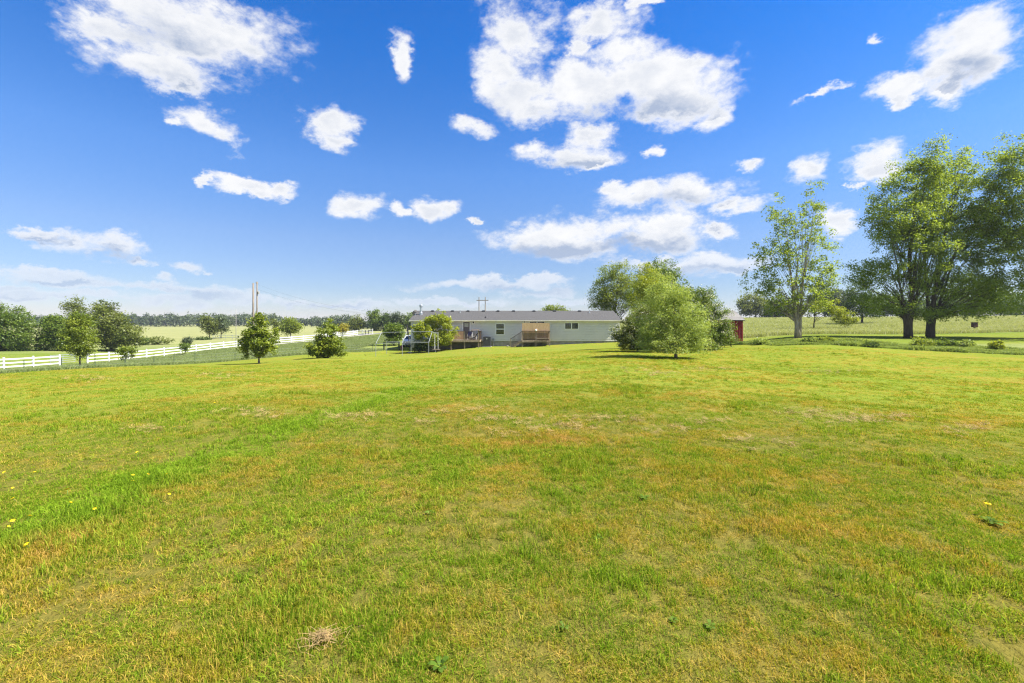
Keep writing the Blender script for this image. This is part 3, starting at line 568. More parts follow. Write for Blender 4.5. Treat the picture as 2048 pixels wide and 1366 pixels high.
for u, v0, w, mt, lb in ((712, 636, 14, 'olive', 'rounded pale green tree behind the end of the white fence'), (748, 617, 15, 'mid', 'tall ragged tree at the left of the far grove'), (775, 627, 14, 'deep', 'dark tree in the middle of the far grove'), (797, 621, 17, 'far', 'blue-green broad tree in the far grove'), (822, 626, 14, 'mid', 'grove tree just left of the house roof')):
    tree('grove_tree', lb, 'tree', u, [(u, (v0 + 662) / 2 + 2, w, (662 - v0) * .48), (u - w * .2, v0 + 12, w * .7, 11), (u + w * .4, 645, w * .8, 13)], 165, .5, 1900, LM[mt], 80, 1.2, .25, M_bark_dark, limbs=12, low=.1, group='trees of the far grove')
for u, v, ru, rv, mt, lb, dd in ((315, 682, 26, 8, 'olive', 'long low scrub bush in the neighbouring field', 98), (70 + 305, 681, 8, 7, 'far', 'small grey scrub bush beside the long low scrub', 100), (284, 685, 10, 6, 'deep', 'small dark scrub bush at left of the field scrub', 96), (408, 679, 14, 5, 'deep', 'dark low bush at the foot of the field trees', 118)):
    tree('scrub_bush', lb, 'bush', u, [(u, v, ru, rv), (u - ru * .4, v + 2, ru * .5, rv * .7)], dd, .28, 700, LM[mt], 40, .5, .05, M_bark_dark, limbs=4, low=.02, group='scrub along the field fence')

# far woods that read as one mass
def woods(name, spec, mat, seed):
    g = np.random.default_rng(seed); Vs, Ts = [], []
    for u0, u1, v_top, d, n in spec:
        for i in range(n):
            u = u0 + (u1 - u0) * (i + g.uniform(.0, 1)) / n; dd = d * g.uniform(.93, 1.1); x = (u - CU) * dd / F; z0 = g1(x, dd)
            h = max(4, EYE + (HV - v_top) * dd / F - z0) * g.uniform(.72, 1.05); rw = h * g.uniform(.28, .45); k = 260
            c = np.array([x, dd, z0 + h * .52]); q = unit(k, g) * np.array([rw, rw, h * .5]) * g.uniform(.3, 1.03, k)[:, None] ** .5
            cl = unit(24, g)[g.integers(0, 24, k)] * rw * .25
            pos = c + q * .92 + cl; pos[:, 2] = np.maximum(pos[:, 2], z0 + .2); tn0 = g.normal(.4, .2)
            V, t_ = leaves(pos, .055 * h + d * .0022, g, .8, .3, 0, np.clip(tn0 + g.normal(0, .16, k), 0, 1)); Vs.append(V); Ts.append(t_)
    o = link(name, mesh_np(name, np.concatenate(Vs), 4, mat, {'tint': np.concatenate(Ts)})); o['kind'] = 'stuff'; return o
woods('far_woodland', [(235, 560, 626, 390, 64), (-200, 260, 630, 390, 60), (545, 640, 636, 420, 22), (625, 700, 629, 330, 16), (640, 760, 640, 230, 22), (690, 1000, 640, 420, 40), (1000, 1500, 642, 400, 50)], LM['far'], 3)
woods('edge_woodland', [(1790, 2080, 588, 150, 46), (1880, 2300, 565, 168, 50)], LM['deep'], 4)

# ------------------------------------------------------------------ house
HX0, HX1, HY, HD = (819 - CU) * 55 / F, (1242 - CU) * 55 / F, 55.0, 8.2
EAVE, RIDGE = 2.08, 3.32; X55 = lambda u: (u - CU) * 55 / F; Z55 = lambda v: EYE - (v - HV) * 55 / F
M_siding = plain('sage_siding', (.62, .615, .575), .55, var=.05, scale=.6)
M_white = plain('white_trim', (.78, .78, .76), .5, var=.04)
M_shingle = plain('grey_shingle', (.076, .074, .072), .95, var=.28, scale=9, bump=.5)
M_gutter = plain('beige_gutter', (.66, .63, .52), .5, var=.10, scale=1.2)
M_skirt = plain('grey_skirting', (.27, .26, .24), .85, var=.22, scale=2.2)
M_glass, N = new_mat('dark_glass'); b = N.n('ShaderNodeBsdfPrincipled'); b.inputs['Base Color'].default_value = (.02, .026, .028, 1); b.inputs['Roughness'].default_value = .06; b.inputs['Specular IOR Level'].default_value = .9; out(N, b.outputs[0])
M_door = plain('grey_brown_door', (.115, .100, .098), .5, var=.06)
M_black = plain('black_plastic', (.018, .018, .02), .5)
M_galv = plain('galvanised_steel', (.55, .57, .60), .38, .85, var=.12, scale=4)
house = thing('mobile_home', 'long single-storey home with sage grey siding and grey shingle roof', 'house', (0, HY, -1.2)); hz = 1.2
def hp(x, y, z): return (x, y - HY, z + hz)
WX0, WX1 = HX0 + .18, HX1 - .18; wall_bot = Z55(682.5)
m = MB(); lap = .19; k = int(round((EAVE - .02 - wall_bot) / lap)); lap = (EAVE - .02 - wall_bot) / k
for i in range(k):                                       # lapped boards: each leans out to a lip at its lower edge
    z0 = wall_bot + i * lap; z1 = z0 + lap
    zg = z0 + .05
    m.add([hp(WX0, HY - .048, zg), hp(WX1, HY - .048, zg), hp(WX1, HY - .030, z1), hp(WX0, HY - .030, z1), hp(WX0, HY + .01, zg), hp(WX1, HY + .01, zg), hp(WX0, HY + .01, z0), hp(WX1, HY + .01, z0), hp(WX0, HY - .030, z0), hp(WX1, HY - .030, z0)],
          [(0, 1, 2, 3), (5, 1, 0, 4), (6, 7, 5, 4), (8, 9, 7, 6)])
wy1 = HY + HD; 
for X in (WX0, WX1):
    m.add([hp(X, HY - .004, wall_bot), hp(X, wy1, wall_bot), hp(X, wy1, EAVE), hp(X, HY + HD / 2, RIDGE - .12), hp(X, HY - .004, EAVE)], [(0, 1, 2, 3, 4)])
m.add([hp(WX0, wy1, wall_bot), hp(WX1, wy1, wall_bot), hp(WX1, wy1, EAVE), hp(WX0, wy1, EAVE)], [(0, 1, 2, 3)])
m.obj('wall', M_siding, house)
for a_, b_ in ((WX0 - .012, WX0 + .1), (WX1 - .1, WX1 + .012)): MB().box(a_, b_, -.06, .06, wall_bot + hz, EAVE - .03 + hz).obj('corner_trim', M_siding, house)
m = MB(); fy0 = HY - .32
sl = (RIDGE - EAVE) / (HD / 2 + .32)
m.add([hp(HX0, fy0, EAVE), hp(HX1, fy0, EAVE), hp(HX1, HY + HD / 2, RIDGE), hp(HX0, HY + HD / 2, RIDGE), hp(HX0, wy1 + .32, EAVE), hp(HX1, wy1 + .32, EAVE),
       hp(HX0, fy0, EAVE - .09), hp(HX1, fy0, EAVE - .09), hp(HX1, HY + HD / 2, RIDGE - .09), hp(HX0, HY + HD / 2, RIDGE - .09), hp(HX0, wy1 + .32, EAVE - .09), hp(HX1, wy1 + .32, EAVE - .09)],
      [(0,1,2,3),(3,2,5,4),(6,9,8,7),(9,10,11,8),(0,3,9,6),(3,4,10,9),(1,7,8,2),(2,8,11,5),(0,6,7,1),(4,5,11,10)])
nr = 14
for i in range(nr):                                      # courses of shingles standing a little proud
    a = (i + .05) / nr; y0 = fy0 + (HD / 2 + .32) * a; z0 = EAVE + (RIDGE - EAVE) * a + .012; y1 = fy0 + (HD / 2 + .32) * min(1, (i + 1.05) / nr); z1 = EAVE + (RIDGE - EAVE) * min(1, (i + 1.05) / nr) + .004
    m.add([hp(HX0 + .01, y0, z0), hp(HX1 - .01, y0, z0), hp(HX1 - .01, y1, z1), hp(HX0 + .01, y1, z1), hp(HX0 + .01, y0, z0 - .010), hp(HX1 - .01, y0, z0 - .010)], [(0, 1, 2, 3), (4, 5, 1, 0)])
roof = m.obj('roof', M_shingle, house)
MB().box(HX0 + .02, HX1 - .02, fy0 - HY - .10, fy0 - HY - .004, EAVE - .15 + hz, EAVE - .01 + hz).obj('gutter', M_gutter, house)
MB().box(HX0 + .03, HX1 - .03, fy0 - HY + .002, -.035, EAVE - .16 + hz, EAVE - .12 + hz).obj('soffit', M_gutter, house)
m = MB(); xs = np.linspace(WX0 + .03, WX1 - .03, 60)
vs = []
for x in xs: vs += [hp(x, HY + .05, g1(x, HY) - .25), hp(x, HY + .05, wall_bot)]
m.add(vs, [(2 * i, 2 * i + 2, 2 * i + 3, 2 * i + 1) for i in range(len(xs) - 1)])
for x in (WX0 + .03, WX1 - .03): m.add([hp(x, HY + .05, g1(x, HY) - .25), hp(x, wy1, g1(x, wy1) - .4), hp(x, wy1, wall_bot), hp(x, HY + .05, wall_bot)], [(0, 1, 2, 3)])
for x in np.arange(WX0 + 1.2, WX1 - .2, 1.22): m.box(x, x + .03, .03, .06, g1(x, HY) - .2 + hz, wall_bot + hz - .005)
m.obj('skirting', M_skirt, house)
def window(u0, v0, u1, v1, split):
    x0, x1, z1, z0 = X55(u0), X55(u1), Z55(v0), Z55(v1); fw = .085; m = MB(); yo = -.085
    def fr(a, b, c, d): m.box(a, b, yo, -.005, c + hz, d + hz)
    fr(x0, x1, z0, z0 + fw); fr(x0, x1, z1 - fw, z1); fr(x0, x0 + fw, z0 + fw, z1 - fw); fr(x1 - fw, x1, z0 + fw, z1 - fw)
    if split == 'h': zc = (z0 + z1) / 2; fr(x0 + fw, x1 - fw, zc - .05, zc + .05); panes = [(x0 + fw, x1 - fw, z0 + fw, zc - .05), (x0 + fw, x1 - fw, zc + .05, z1 - fw)]
    else: xc = (x0 + x1) / 2; fr(xc - .05, xc + .05, z0 + fw, z1 - fw); panes = [(x0 + fw, xc - .05, z0 + fw, z1 - fw), (xc + .05, x1 - fw, z0 + fw, z1 - fw)]
    w = m.obj('window', M_white, house)
    for a, b_, c, d in panes: MB().box(a, b_, -.05, -.035, c + hz, d + hz).obj('pane', M_glass, w)
window(991, 646.3, 1009.3, 670, 'h'); window(1128.7, 644.8, 1157.2, 659, 'v')
window(1058, 641.8, 1090, 675, 'v')                      # glazed door behind the privacy boards
x0, x1, z1, z0 = X55(926.6), X55(939.4), Z55(643.8), Z55(677)
dr = MB().box(x0, x1, -.065, -.03, z0 + hz, z1 + hz).obj('door', M_door, house)
m = MB()
for a, b_, c, d in ((x0 - .11, x0, z0, z1 + .11), (x1, x1 + .11, z0, z1 + .11), (x0, x1, z1, z1 + .11)): m.box(a, b_, -.085, -.005, c + hz, d + hz)
m.obj('door_frame', M_white, dr)
M_curtain = plain('door_blind', (.36, .36, .31), .3, var=.12, scale=8)
zw0, zw1 = Z55(654), Z55(646.3); MB().box(x0 + .14, x1 - .14, -.078, -.064, zw0 + hz, zw1 + hz).obj('door_window', M_curtain, dr)
m = MB().tube([(x1 - .09, -.07, z0 + 1.0 + hz), (x1 - .09, -.12, z0 + 1.0 + hz)], .03); m.obj('door_handle', M_galv, dr)
for u, v in ((947, 645), (1049, 643.3)):
    X, Z = X55(u), Z55(v) + hz; l_ = MB().box(X - .2, X + .2, -.055, -.025, Z - .2, Z + .17).obj('wall_lamp', M_white, house)
    MB().lathe([(.03, .10), (.085, .06), (.085, -.05), (.03, -.10)], 10, (X, -.13, Z)).obj('lamp_head', M_black, l_)
def roofz(y): return EAVE + sl * (y - fy0)
for u in (865, 905, 936, 967, 996, 1027, 1068, 1109, 1159):
    y = HY + HD / 2 - .35; X = (u - CU) * y / F; z = roofz(y) + hz
    MB().add([(X - .21, y - HY - .2, z - .06), (X + .21, y - HY - .2, z - .06), (X + .21, y - HY + .2, z + .05), (X - .21, y - HY + .2, z + .05), (X - .16, y - HY - .2, z + .10), (X + .16, y - HY - .2, z + .10), (X + .16, y - HY + .12, z + .16), (X - .16, y - HY + .12, z + .16)],
             [(0,1,5,4),(1,2,6,5),(2,3,7,6),(3,0,4,7),(4,5,6,7)]).obj('roof_vent', M_black, house)
for u, v, h in ((920.5, 625, .34), (971, 635.5, .2), (1179, 622.5, .36)):
    y = HY + HD / 2 - 1.1 if v < 630 else HY + .6; X = (u - CU) * y / F; z = roofz(y) + hz
    MB().tube([(X, y - HY, z - .05), (X, y - HY, z + h)], .05).tube([(X, y - HY, z - .02), (X, y - HY, z + .06)], .11).obj('vent_pipe', M_galv if v < 623 or v == 625 else M_black, house)
y = HY + 2.1; X = (842 - CU) * y / F; z = roofz(y) + hz
cp = MB().lathe([(.21, -.1), (.21, .28), (.17, .30), (.15, .34), (.15, 1.02)], 14, (X, y - HY, z)).obj('chimney_pipe', M_galv, house, smooth=False)
MB().lathe([(.14, 1.0), (.24, 1.04), (.24, 1.09), (.18, 1.12), (.18, 1.17), (.24, 1.19), (.22, 1.24), (.05, 1.28)], 14, (X, y - HY, z)).obj('chimney_cap', M_galv, cp)
M_dish = plain('dish_grey', (.20, .19, .18), .5)
y = HY + 1.6; X = (830 - CU) * y / F; z = roofz(y) + hz + .38; nx = Vector((-.55, .35, .55)).normalized()
a = nx.orthogonal().normalized(); b2 = nx.cross(a); m = MB(); rings = [(0, 0), (.12, .01), (.24, .05), (.36, .12)]
vs = [Vector((X, y - HY, z))]; fs = []; n_ = 18
for r_, h_ in rings[1:]: vs += [Vector((X, y - HY, z)) + nx * h_ + (a * math.cos(t_) + b2 * math.sin(t_) * 1.0) * r_ for t_ in (2 * math.pi * j / n_ for j in range(n_))]
fs = [(0, 1 + j, 1 + (j + 1) % n_) for j in range(n_)] + [(1 + q * n_ + j, 1 + (q + 1) * n_ + j, 1 + (q + 1) * n_ + (j + 1) % n_, 1 + q * n_ + (j + 1) % n_) for q in range(2) for j in range(n_)]
dish = m.add(vs, fs).obj('satellite_dish', M_dish, house, smooth=True)
MB().tube([(X + .05, y - HY, z - .5), (X, y - HY, z)], .03).tube([Vector((X, y - HY, z)) - a * .3, Vector((X, y - HY, z)) + nx * .45], .018).obj('dish_arm', M_galv, dish)
# meter and pipes by the air conditioner
m = MB(); X = X55(986.5); m.box(X - .1, X + .12, -.16, -.04, Z55(683) + hz, Z55(677) + hz).tube([(X - .28, -.06, Z55(692) + hz), (X - .28, -.06, Z55(680) + hz)], .03).tube([(X + .02, -.1, Z55(692) + hz), (X + .02, -.1, Z55(682) + hz)], .04)
m.obj('meter_box', plain('meter_grey', (.22, .22, .23), .5), house)

# ------------------------------------------------------------------ decks
M_wood = plain('weathered_wood', (.27, .21, .15), .85, var=.25, scale=3, stretch=(4, 4, .4))
M_wood_dk = plain('dark_stained_rail', (.070, .045, .032), .8, var=.25, scale=3)
M_cedar = plain('tan_boards', (.50, .34, .19), .85, var=.22, scale=5, stretch=(6, 6, .5))
def deck(name, label, ua, ub, d, floor, rail, posts, steps, front_gap=None):
    xa, xb = (ua - CU) * d / F, (ub - CU) * d / F; t = thing(name, label, 'deck', ((xa + xb) / 2, d, floor)); ox = (xa + xb) / 2; L_ = (xb - xa) / 2; back = 54.9 - d
    m = MB(); nb = 22
    for i in range(nb): y0 = .0 + back * i / nb; m.box(-L_, L_, y0 + .004, y0 + back / nb - .004, -.035, 0)
    m.obj('floor_boards', M_wood, t)
    MB().box(-L_, L_, -.04, -.002, -.20, .02).box(-L_ - .04, -L_ - .002, 0, back, -.2, .02).box(L_ + .002, L_ + .04, 0, back, -.2, .02).obj('rim_board', M_wood, t)
    for u in posts:
        X = (u - CU) * d / F - ox
        for yy in ((0.06,) if abs(abs(X) - L_) > .3 else (0.06, back - .15)):
            zb = g1(X + ox, d + yy) - floor - .1; MB().box(X - .05, X + .05, yy - .05, yy + .05, zb, rail + .0).obj('post', M_wood, t)
    m = MB().box(-L_ - .05, L_ + .05, -.035, .115, rail, rail + .045)
    m.box(-L_, L_, .03, .07, .09, .15)
    m.box(L_ - .09, L_ + .05, .12, back, rail, rail + .045)
    nbal = int(2 * L_ / .125)
    for i in range(nbal): X = -L_ + (i + .5) * 2 * L_ / nbal; m.box(X - .02, X + .02, .015, .055, .0, rail - .003)
    for i in range(int(back / .125)): y0 = .15 + i * .125; m.box(L_ - .05, L_ - .01, y0, y0 + .04, .0, rail - .003)
    if not steps: m.box(-L_ - .05, -L_ + .09, .12, back, rail, rail + .045)
    m.obj('railing', M_wood_dk, t)
    return t, ox, L_, back
FL, RT = -.26, 1.02
t1, ox, L1, bk = deck('wooden_deck', 'raised wooden deck with dark railing by the grey door, its underside open and black', 868, 959.5, 52, FL, RT, (869, 902, 929, 957), False)
X = lambda u, d=54.5: (u - CU) * d / F - ox
m = MB()
for i in range(9): a = X(905) + i * .142; m.box(a, a + .134, bk - .25, bk - .22, .05, 1.0 + .03 * math.sin(i * 3))
m.obj('board_panel', M_cedar, t1)
t2, ox2, L2, bk2 = deck('wooden_deck', 'wooden deck with tall tan privacy boards and side steps, centre of the house', 1044, 1100, 52.3, -.30, 1.06, (1045, 1072, 1099), True)
m = MB(); nb = 21
for i in range(nb): a = -L2 + .02 + i * (2 * L2 - .04) / nb; m.box(a, a + (2 * L2 - .04) / nb - .008, .14, .165, .03, 2.02 + .012 * math.sin(i * 5))
m.box(-L2, L2, .17, .21, 1.7, 1.79).box(-L2, L2, .17, .21, .5, .59); m.obj('privacy_boards', M_cedar, t2)
MB().box(.05, L2 - .1, -.30, -.02, .22, .27).obj('bench_seat', M_wood, t2)
# steps down to the left
sx0, sx1 = (1022 - CU) * 52.3 / F - ox2, -L2; gz0 = g1(sx0 + ox2, 52.5) + .30; ns = 4
st = MB(); 
for i in range(ns):
    f0 = (i + 1) / (ns + 1); xx = sx1 + (sx0 - sx1) * f0; zz = (gz0) * f0; st.box(xx - .14, xx + .14, .1, 1.1, zz - .04, zz)
for yy in (.06, 1.12): st.bar((sx1, yy, -.12), (sx0 + .05, yy, gz0 - .02), .045, .22)
sto = st.obj('steps', M_wood, t2)
m = MB()
for yy in (.02,):
    m.bar((sx1, yy, 1.04), (sx0, yy, gz0 + 1.0), .09, .05)
    for i in range(1, 9): f0 = i / 9; xx = sx1 + (sx0 - sx1) * f0; m.box(xx - .018, xx + .018, yy - .018, yy + .018, gz0 * f0 + .02, 1.04 + (gz0 - .04) * f0 - .03)
m.obj('stair_railing', M_wood_dk, sto); MB().box(sx0 - .09, sx0 + .0, -.03, .07, gz0 - .15, gz0 + 1.08).obj('newel_post', M_wood, sto)
gl = thing('globe_lamp', 'white globe lamp fixed on the middle post of the centre deck', 'lamp', (ox2 + (1072 - CU) * 52.3 / F - ox2, 52.25, -.30 + 1.05))
MB().lathe([(.05, -.12), (.06, -.02), (.03, 0)], 10).obj('lamp_base', M_black, gl); MB().lathe([(.02, .0), (.10, .05), (.13, .13), (.10, .22), (.02, .26)], 12).obj('globe', M_white, gl, smooth=True)
# things on the left deck
M_navy = plain('navy_fabric', (.020, .022, .10), .8)
ch = thing('folding_chair', 'folding chair with navy blue back and white frame on the left deck', 'chair', ((940 - CU) * 53 / F, 53.0, FL))
m = MB()
for s_ in (-.24, .24):
    m.tube([(s_, -.25, 0), (s_, .22, .92)], .022, 6).tube([(s_, .25, 0), (s_, -.22, .45), (s_, -.22, .62)], .022, 6).tube([(s_, -.24, .62), (s_, .15, .64)], .025, 6)
m.obj('frame', M_white, ch); MB().box(-.24, .24, .10, .20, .50, .98).obj('backrest', M_navy, ch); MB().box(-.24, .24, -.22, .18, .42, .45).obj('seat', M_navy, ch)
lg = thing('lounge_chair', 'black reclining lounge chair by the deck railing corner', 'chair', ((947.5 - CU) * 52.9 / F, 52.9, FL))
m = MB().add([(-.45, -.3, .28), (.05, -.3, .30), (.42, -.3, .80), (.42, .3, .80), (.05, .3, .30), (-.45, .3, .28), (-.45, -.3, .22), (.05, -.3, .22), (.48, -.3, .72), (.48, .3, .72), (.05, .3, .22), (-.45, .3, .22)],
             [(0,1,4,5),(1,2,3,4),(6,11,10,7),(7,10,9,8),(0,6,7,1),(1,7,8,2),(5,4,10,11),(4,3,9,10),(0,5,11,6),(2,8,9,3)]); m.obj('seat', M_black, lg)
for s_ in (-.26, .26): MB().tube([(-.45, s_, .26), (.35, s_, .55)], .02, 6).tube([(-.4, s_, .25), (-.4, s_, 0)], .02, 6).tube([(.3, s_, .5), (.3, s_, 0)], .02, 6).obj('side_frame', M_white, lg)
pb = thing('deck_table', 'small tan wooden table standing high behind the deck railing', 'table', ((950.5 - CU) * 53.8 / F, 53.8, FL))
MB().box(-.45, .45, -.3, .3, 1.12, 1.18).obj('table_top', M_cedar, pb)
m = MB()
for a in (-.4, .4):
    for c in (-.25, .25): MB().box(a - .03, a + .03, c - .03, c + .03, 0, 1.117).obj('leg', M_wood, pb)
# air conditioner
ac = thing('air_conditioner', 'dark grey air conditioner unit on the ground between deck and window', 'air conditioner', on(974, 54)); w_ = .45
m = MB().box(-w_, w_, -w_, w_, .06, 1.12).box(-w_ - .02, w_ + .02, -w_ - .02, w_ + .02, 1.12, 1.17)
for i in range(16): z = .12 + i * .06; m.box(-w_ - .012, w_ + .012, -w_ - .012, w_ + .012, z, z + .022)
m.obj('casing', plain('ac_grey', (.055, .055, .062), .5, .2), ac, bevel=.01); MB().lathe([(.30, 1.172), (.32, 1.20), (.05, 1.22)], 16).obj('fan_grille', M_black, ac); MB().box(-.55, .55, -.55, .55, -.25, .06).obj('pad', M_skirt, ac)
MB().box(-.06, .06, -w_ - .03, -w_ - .014, .92, 1.0).obj('badge', M_white, ac)
# rubbish by the steps
m = MB().lathe([(.02, 0), (.12, .04), (.14, .1), (.06, .16)], 9); tag(m.obj('stone', M_skirt, None, on(1015, 54)), 'small pale stone on the grass at the foot of the deck steps', 'stone')

# ------------------------------------------------------------------ red shed
M_red = plain('barn_red', (.28, .022, .026), .6, var=.22, scale=3, stretch=(3, 3, .3)); M_shroof = plain('shed_roof', (.21, .20, .19), .85, var=.12, scale=6)
sx1_, sy = (1485 - CU) * 43 / F, 43.0; sw, sdp = 4.6, 4.0; gb = g1(sx1_, sy); e_z = EYE - (640 - HV) * 43 / F
shed = thing('red_shed', 'red wooden shed with grey roof half hidden behind the flowering shrubs', 'shed', (sx1_ - sw / 2, sy + sdp / 2, gb))
h = e_z - gb; m = MB().box(-sw / 2, sw / 2, -sdp / 2, sdp / 2, -.3, h)
nb = 24
for i in range(nb): a = -sw / 2 + (i + .5) * sw / nb; m.box(a - .022, a + .022, -sdp / 2 - .022, -sdp / 2 + .01, -.2, h - .03)
for i in range(20): a = -sdp / 2 + (i + .5) * sdp / 20; m.box(sw / 2 - .01, sw / 2 + .022, a - .022, a + .022, -.2, h - .03)
for s_ in (-1, 1): m.add([(s_ * (sw / 2 - .01), -sdp / 2, h - .01), (s_ * (sw / 2 - .01), sdp / 2, h - .01), (s_ * (sw / 2 - .01), 0, h + .85)], [(0, 1, 2)])
m.obj('wall', M_red, shed)
ov, rh = .18, .98; q = [(-sw / 2 - ov, -sdp / 2 - ov, h), (sw / 2 + ov, -sdp / 2 - ov, h), (sw / 2 + ov, 0, h + rh), (-sw / 2 - ov, 0, h + rh), (-sw / 2 - ov, sdp / 2 + ov, h), (sw / 2 + ov, sdp / 2 + ov, h)]
m = MB().add(q + [(a, b_, c - .07) for a, b_, c in q], [(0,1,2,3),(3,2,5,4),(6,9,8,7),(9,10,11,8),(0,3,9,6),(3,4,10,9),(1,7,8,2),(2,8,11,5),(0,6,7,1),(4,5,11,10)])
for i in range(8): a = i / 8; m.box(-sw / 2 - ov, sw / 2 + ov, (-sdp / 2 - ov) * (1 - a) - .012, (-sdp / 2 - ov) * (1 - a) + .06, h + rh * a + .0, h + rh * a + .018)
m.obj('roof', M_shroof, shed); MB().box(sw / 2 - .05, sw / 2 + .03, -sdp / 2 - .03, -sdp / 2 + .05, -.2, h - .005).obj('corner_board', M_red, shed)

# ------------------------------------------------------------------ white rail fence, gate
M_vinyl = plain('white_vinyl', (.66, .66, .64), .5, var=.10)
def fpt(u): d = np.interp(u, _fl[:, 0], _fl[:, 1]); return Vector(((u - CU) * d / F, d, 0))
def rail_fence(label, A, B, step=2.9, ext=0):
    A, B = Vector(A), Vector(B); path = [A]
    ln = (B - A).length; k = max(1, round(ln / step)); pts = []
    for i in range(k + 1):
        y = A.y + (B.y - A.y) * i / k; x = float(fence_x(y)); pts.append(Vector((x, y, g1(x, y))))
    t = thing('rail_fence', label, 'fence', pts[0]); o = pts[0]
    for p in pts:
        q = p - o; MB().box(q.x - .065, q.x + .065, q.y - .065, q.y + .065, q.z - .3, q.z + 1.32).add([(q.x - .085, q.y - .085, q.z + 1.322), (q.x + .085, q.y - .085, q.z + 1.322), (q.x + .085, q.y + .085, q.z + 1.322), (q.x - .085, q.y + .085, q.z + 1.322), (q.x, q.y, q.z + 1.38)], [(0, 1, 4), (1, 2, 4), (2, 3, 4), (3, 0, 4)]).obj('post', M_vinyl, t)
    for h in (.30, .72, 1.14):
        m = MB()
        for a, b_ in zip(pts, pts[1:]):
            d = (b_ - a).normalized() * .066; m.bar(a - o + d + Vector((0, 0, h)), b_ - o - d + Vector((0, 0, h)), .045, .15)
        m.obj('rail', M_vinyl, t)
    return t, pts
GA, GB = fpt(98), fpt(152)
A0 = Vector((float(fence_x(42)), 42, 0))
rail_fence('white three-rail fence left of the grey metal gate', A0, GA); rail_fence('long white three-rail fence running from the gate towards the road', GB, fpt(715))
ga, gb_ = GA.copy(), GB.copy(); ga.z = g1(ga.x, ga.y); gb_.z = g1(gb_.x, gb_.y)
gt = thing('metal_gate', 'grey tubular metal gate closing the gap in the white fence', 'gate', ga); v_ = gb_ - ga; e = v_.normalized()
m = MB()
for h in (.25, .5, .75, 1.0, 1.22): m.tube([e * .12 + Vector((0, 0, h)), v_ - e * .12 + Vector((0, 0, h))], .032, 8)
for q in (.04, .5, .96): m.tube([v_ * q + Vector((0, 0, .25)), v_ * q + Vector((0, 0, 1.22))], .026, 8)
m.obj('gate_frame', plain('gate_grey', (.33, .36, .37), .5, .4), gt)
# black gate end by the road and pale cross fence behind
p0 = fpt(715); p0.z = g1(p0.x, p0.y)
t = thing('rail_fence', 'short white cross fence with black gate posts at the far corner', 'fence', p0 + Vector((.4, 0, 0)))
pts = [Vector((-7 + i * 2.4, 1.5 + .2 * i, 0)) for i in range(5)]
for i, q in enumerate(pts):
    z = g1(p0.x + q.x, p0.y + q.y) - p0.z; q.z = z; MB().box(q.x - .07, q.x + .07, q.y - .07, q.y + .07, z - .2, z + 1.45).obj('post', M_vinyl, t)
for h in (.35, .8, 1.2):
    m = MB()
    for a, b_ in zip(pts, pts[1:]): m.bar(a + Vector((.08, 0, h)), b_ + Vector((-.08, 0, h)), .04, .13)
    m.obj('rail', M_vinyl, t)
for q in (pts[3] + Vector((.75, -.15, 0)), pts[3] + Vector((1.5, -.15, 0))): MB().box(q.x - .06, q.x + .06, q.y - .06, q.y + .06, q.z - .2, q.z + 1.25).obj('gate_post', M_black, t)
a, b_ = Vector(on(426, 121)), Vector(on(478, 116)); t = thing('pipe_fence', 'pale pipe fence at the foot of the field trees', 'fence', a); m = MB(); k = 5
for h in (.5, 1.1):
    m.tube([Vector((0, 0, h)), b_ - a + Vector((0, 0, h))], .05, 6)
m.obj('rail', M_galv, t)
for i in range(k): q = (b_ - a) * (i / (k - 1)); MB().tube([q + Vector((0, 0, -.3)), q + Vector((0, 0, 1.25))], .05, 6).obj('post', M_galv, t)

# wire fence along the mown edge
M_tpost = plain('green_steel', (.060, .090, .055), .6)
wf = thing('wire_fence', 'thin wire fence on green steel posts along the mown lawn edge at left', 'fence', on(48, 27.5)); o = wf.location.copy(); tops = []
for u in (-60, 48, 123, 190, 250, 308, 348, 390, 432, 470, 540, 592, 637, 676, 714, 745):
    th_ = math.atan((u - CU) / F); r_ = float(redge(np.array([th_]))[0]) + 1.1; x_, y_ = r_ * math.sin(th_), r_ * math.cos(th_); p = Vector((x_, y_, g1(x_, y_))) - o
    hh = .85 + .15 * math.sin(u); MB().box(p.x - .015, p.x + .015, p.y - .015, p.y + .015, p.z - .2, p.z + hh).obj('post', M_tpost, wf); tops.append(p)
m = MB()
for h in (.25, .5, .75):
    for a, b_ in zip(tops, tops[1:]): m.tube([a + Vector((0, 0, h)), b_ + Vector((0, 0, h))], .0025, 4, False)
m.obj('wire', M_galv, wf)

# ------------------------------------------------------------------ poles and lines
M_pole = plain('grey_brown_pole', (.20, .165, .13), .9, var=.25, scale=3, stretch=(3, 3, .3))
def pole(name, label, u, v, d, r):
    b = on(u, d); top = EYE - (v - HV) * d / F - b[2]; t = thing(name, label, 'pole', b); MB().tube([(0, 0, -.3), (0, 0, top * .5), (0, 0, top)], [r, r * .88, r * .72], 10).obj('shaft', M_pole, t, smooth=True); return t, Vector(b) + Vector((0, 0, top))
pole('utility_pole', 'bare wooden utility pole, left and plain one of the two', 506.5, 566, 84, .19)
up, ptop = pole('utility_pole', 'wooden utility pole with fittings near its top, right one of the two', 514, 564, 86, .15); hgt = ptop.z - up.location.z
MB().lathe([(.02, 0), (.17, .02), (.17, .5), (.05, .56)], 12, (.28, 0, hgt - 2.3)).box(.05, .2, -.04, .04, hgt - 2.1, hgt - 1.9).obj('transformer', M_skirt, up)
m = MB().box(-.05, .05, -.35, .35, hgt - .28, hgt - .18)
for q in (-.3, 0, .3): m.lathe([(.04, 0), (.06, .05), (.03, .13)], 8, (0.0, q, hgt - .17 if q else hgt + .0))
m.obj('crossarm', M_pole, up)
MB().tube([(0.19, 0, 0), (.15, 0, hgt * .6)], .03, 6).obj('conduit', M_galv, up)
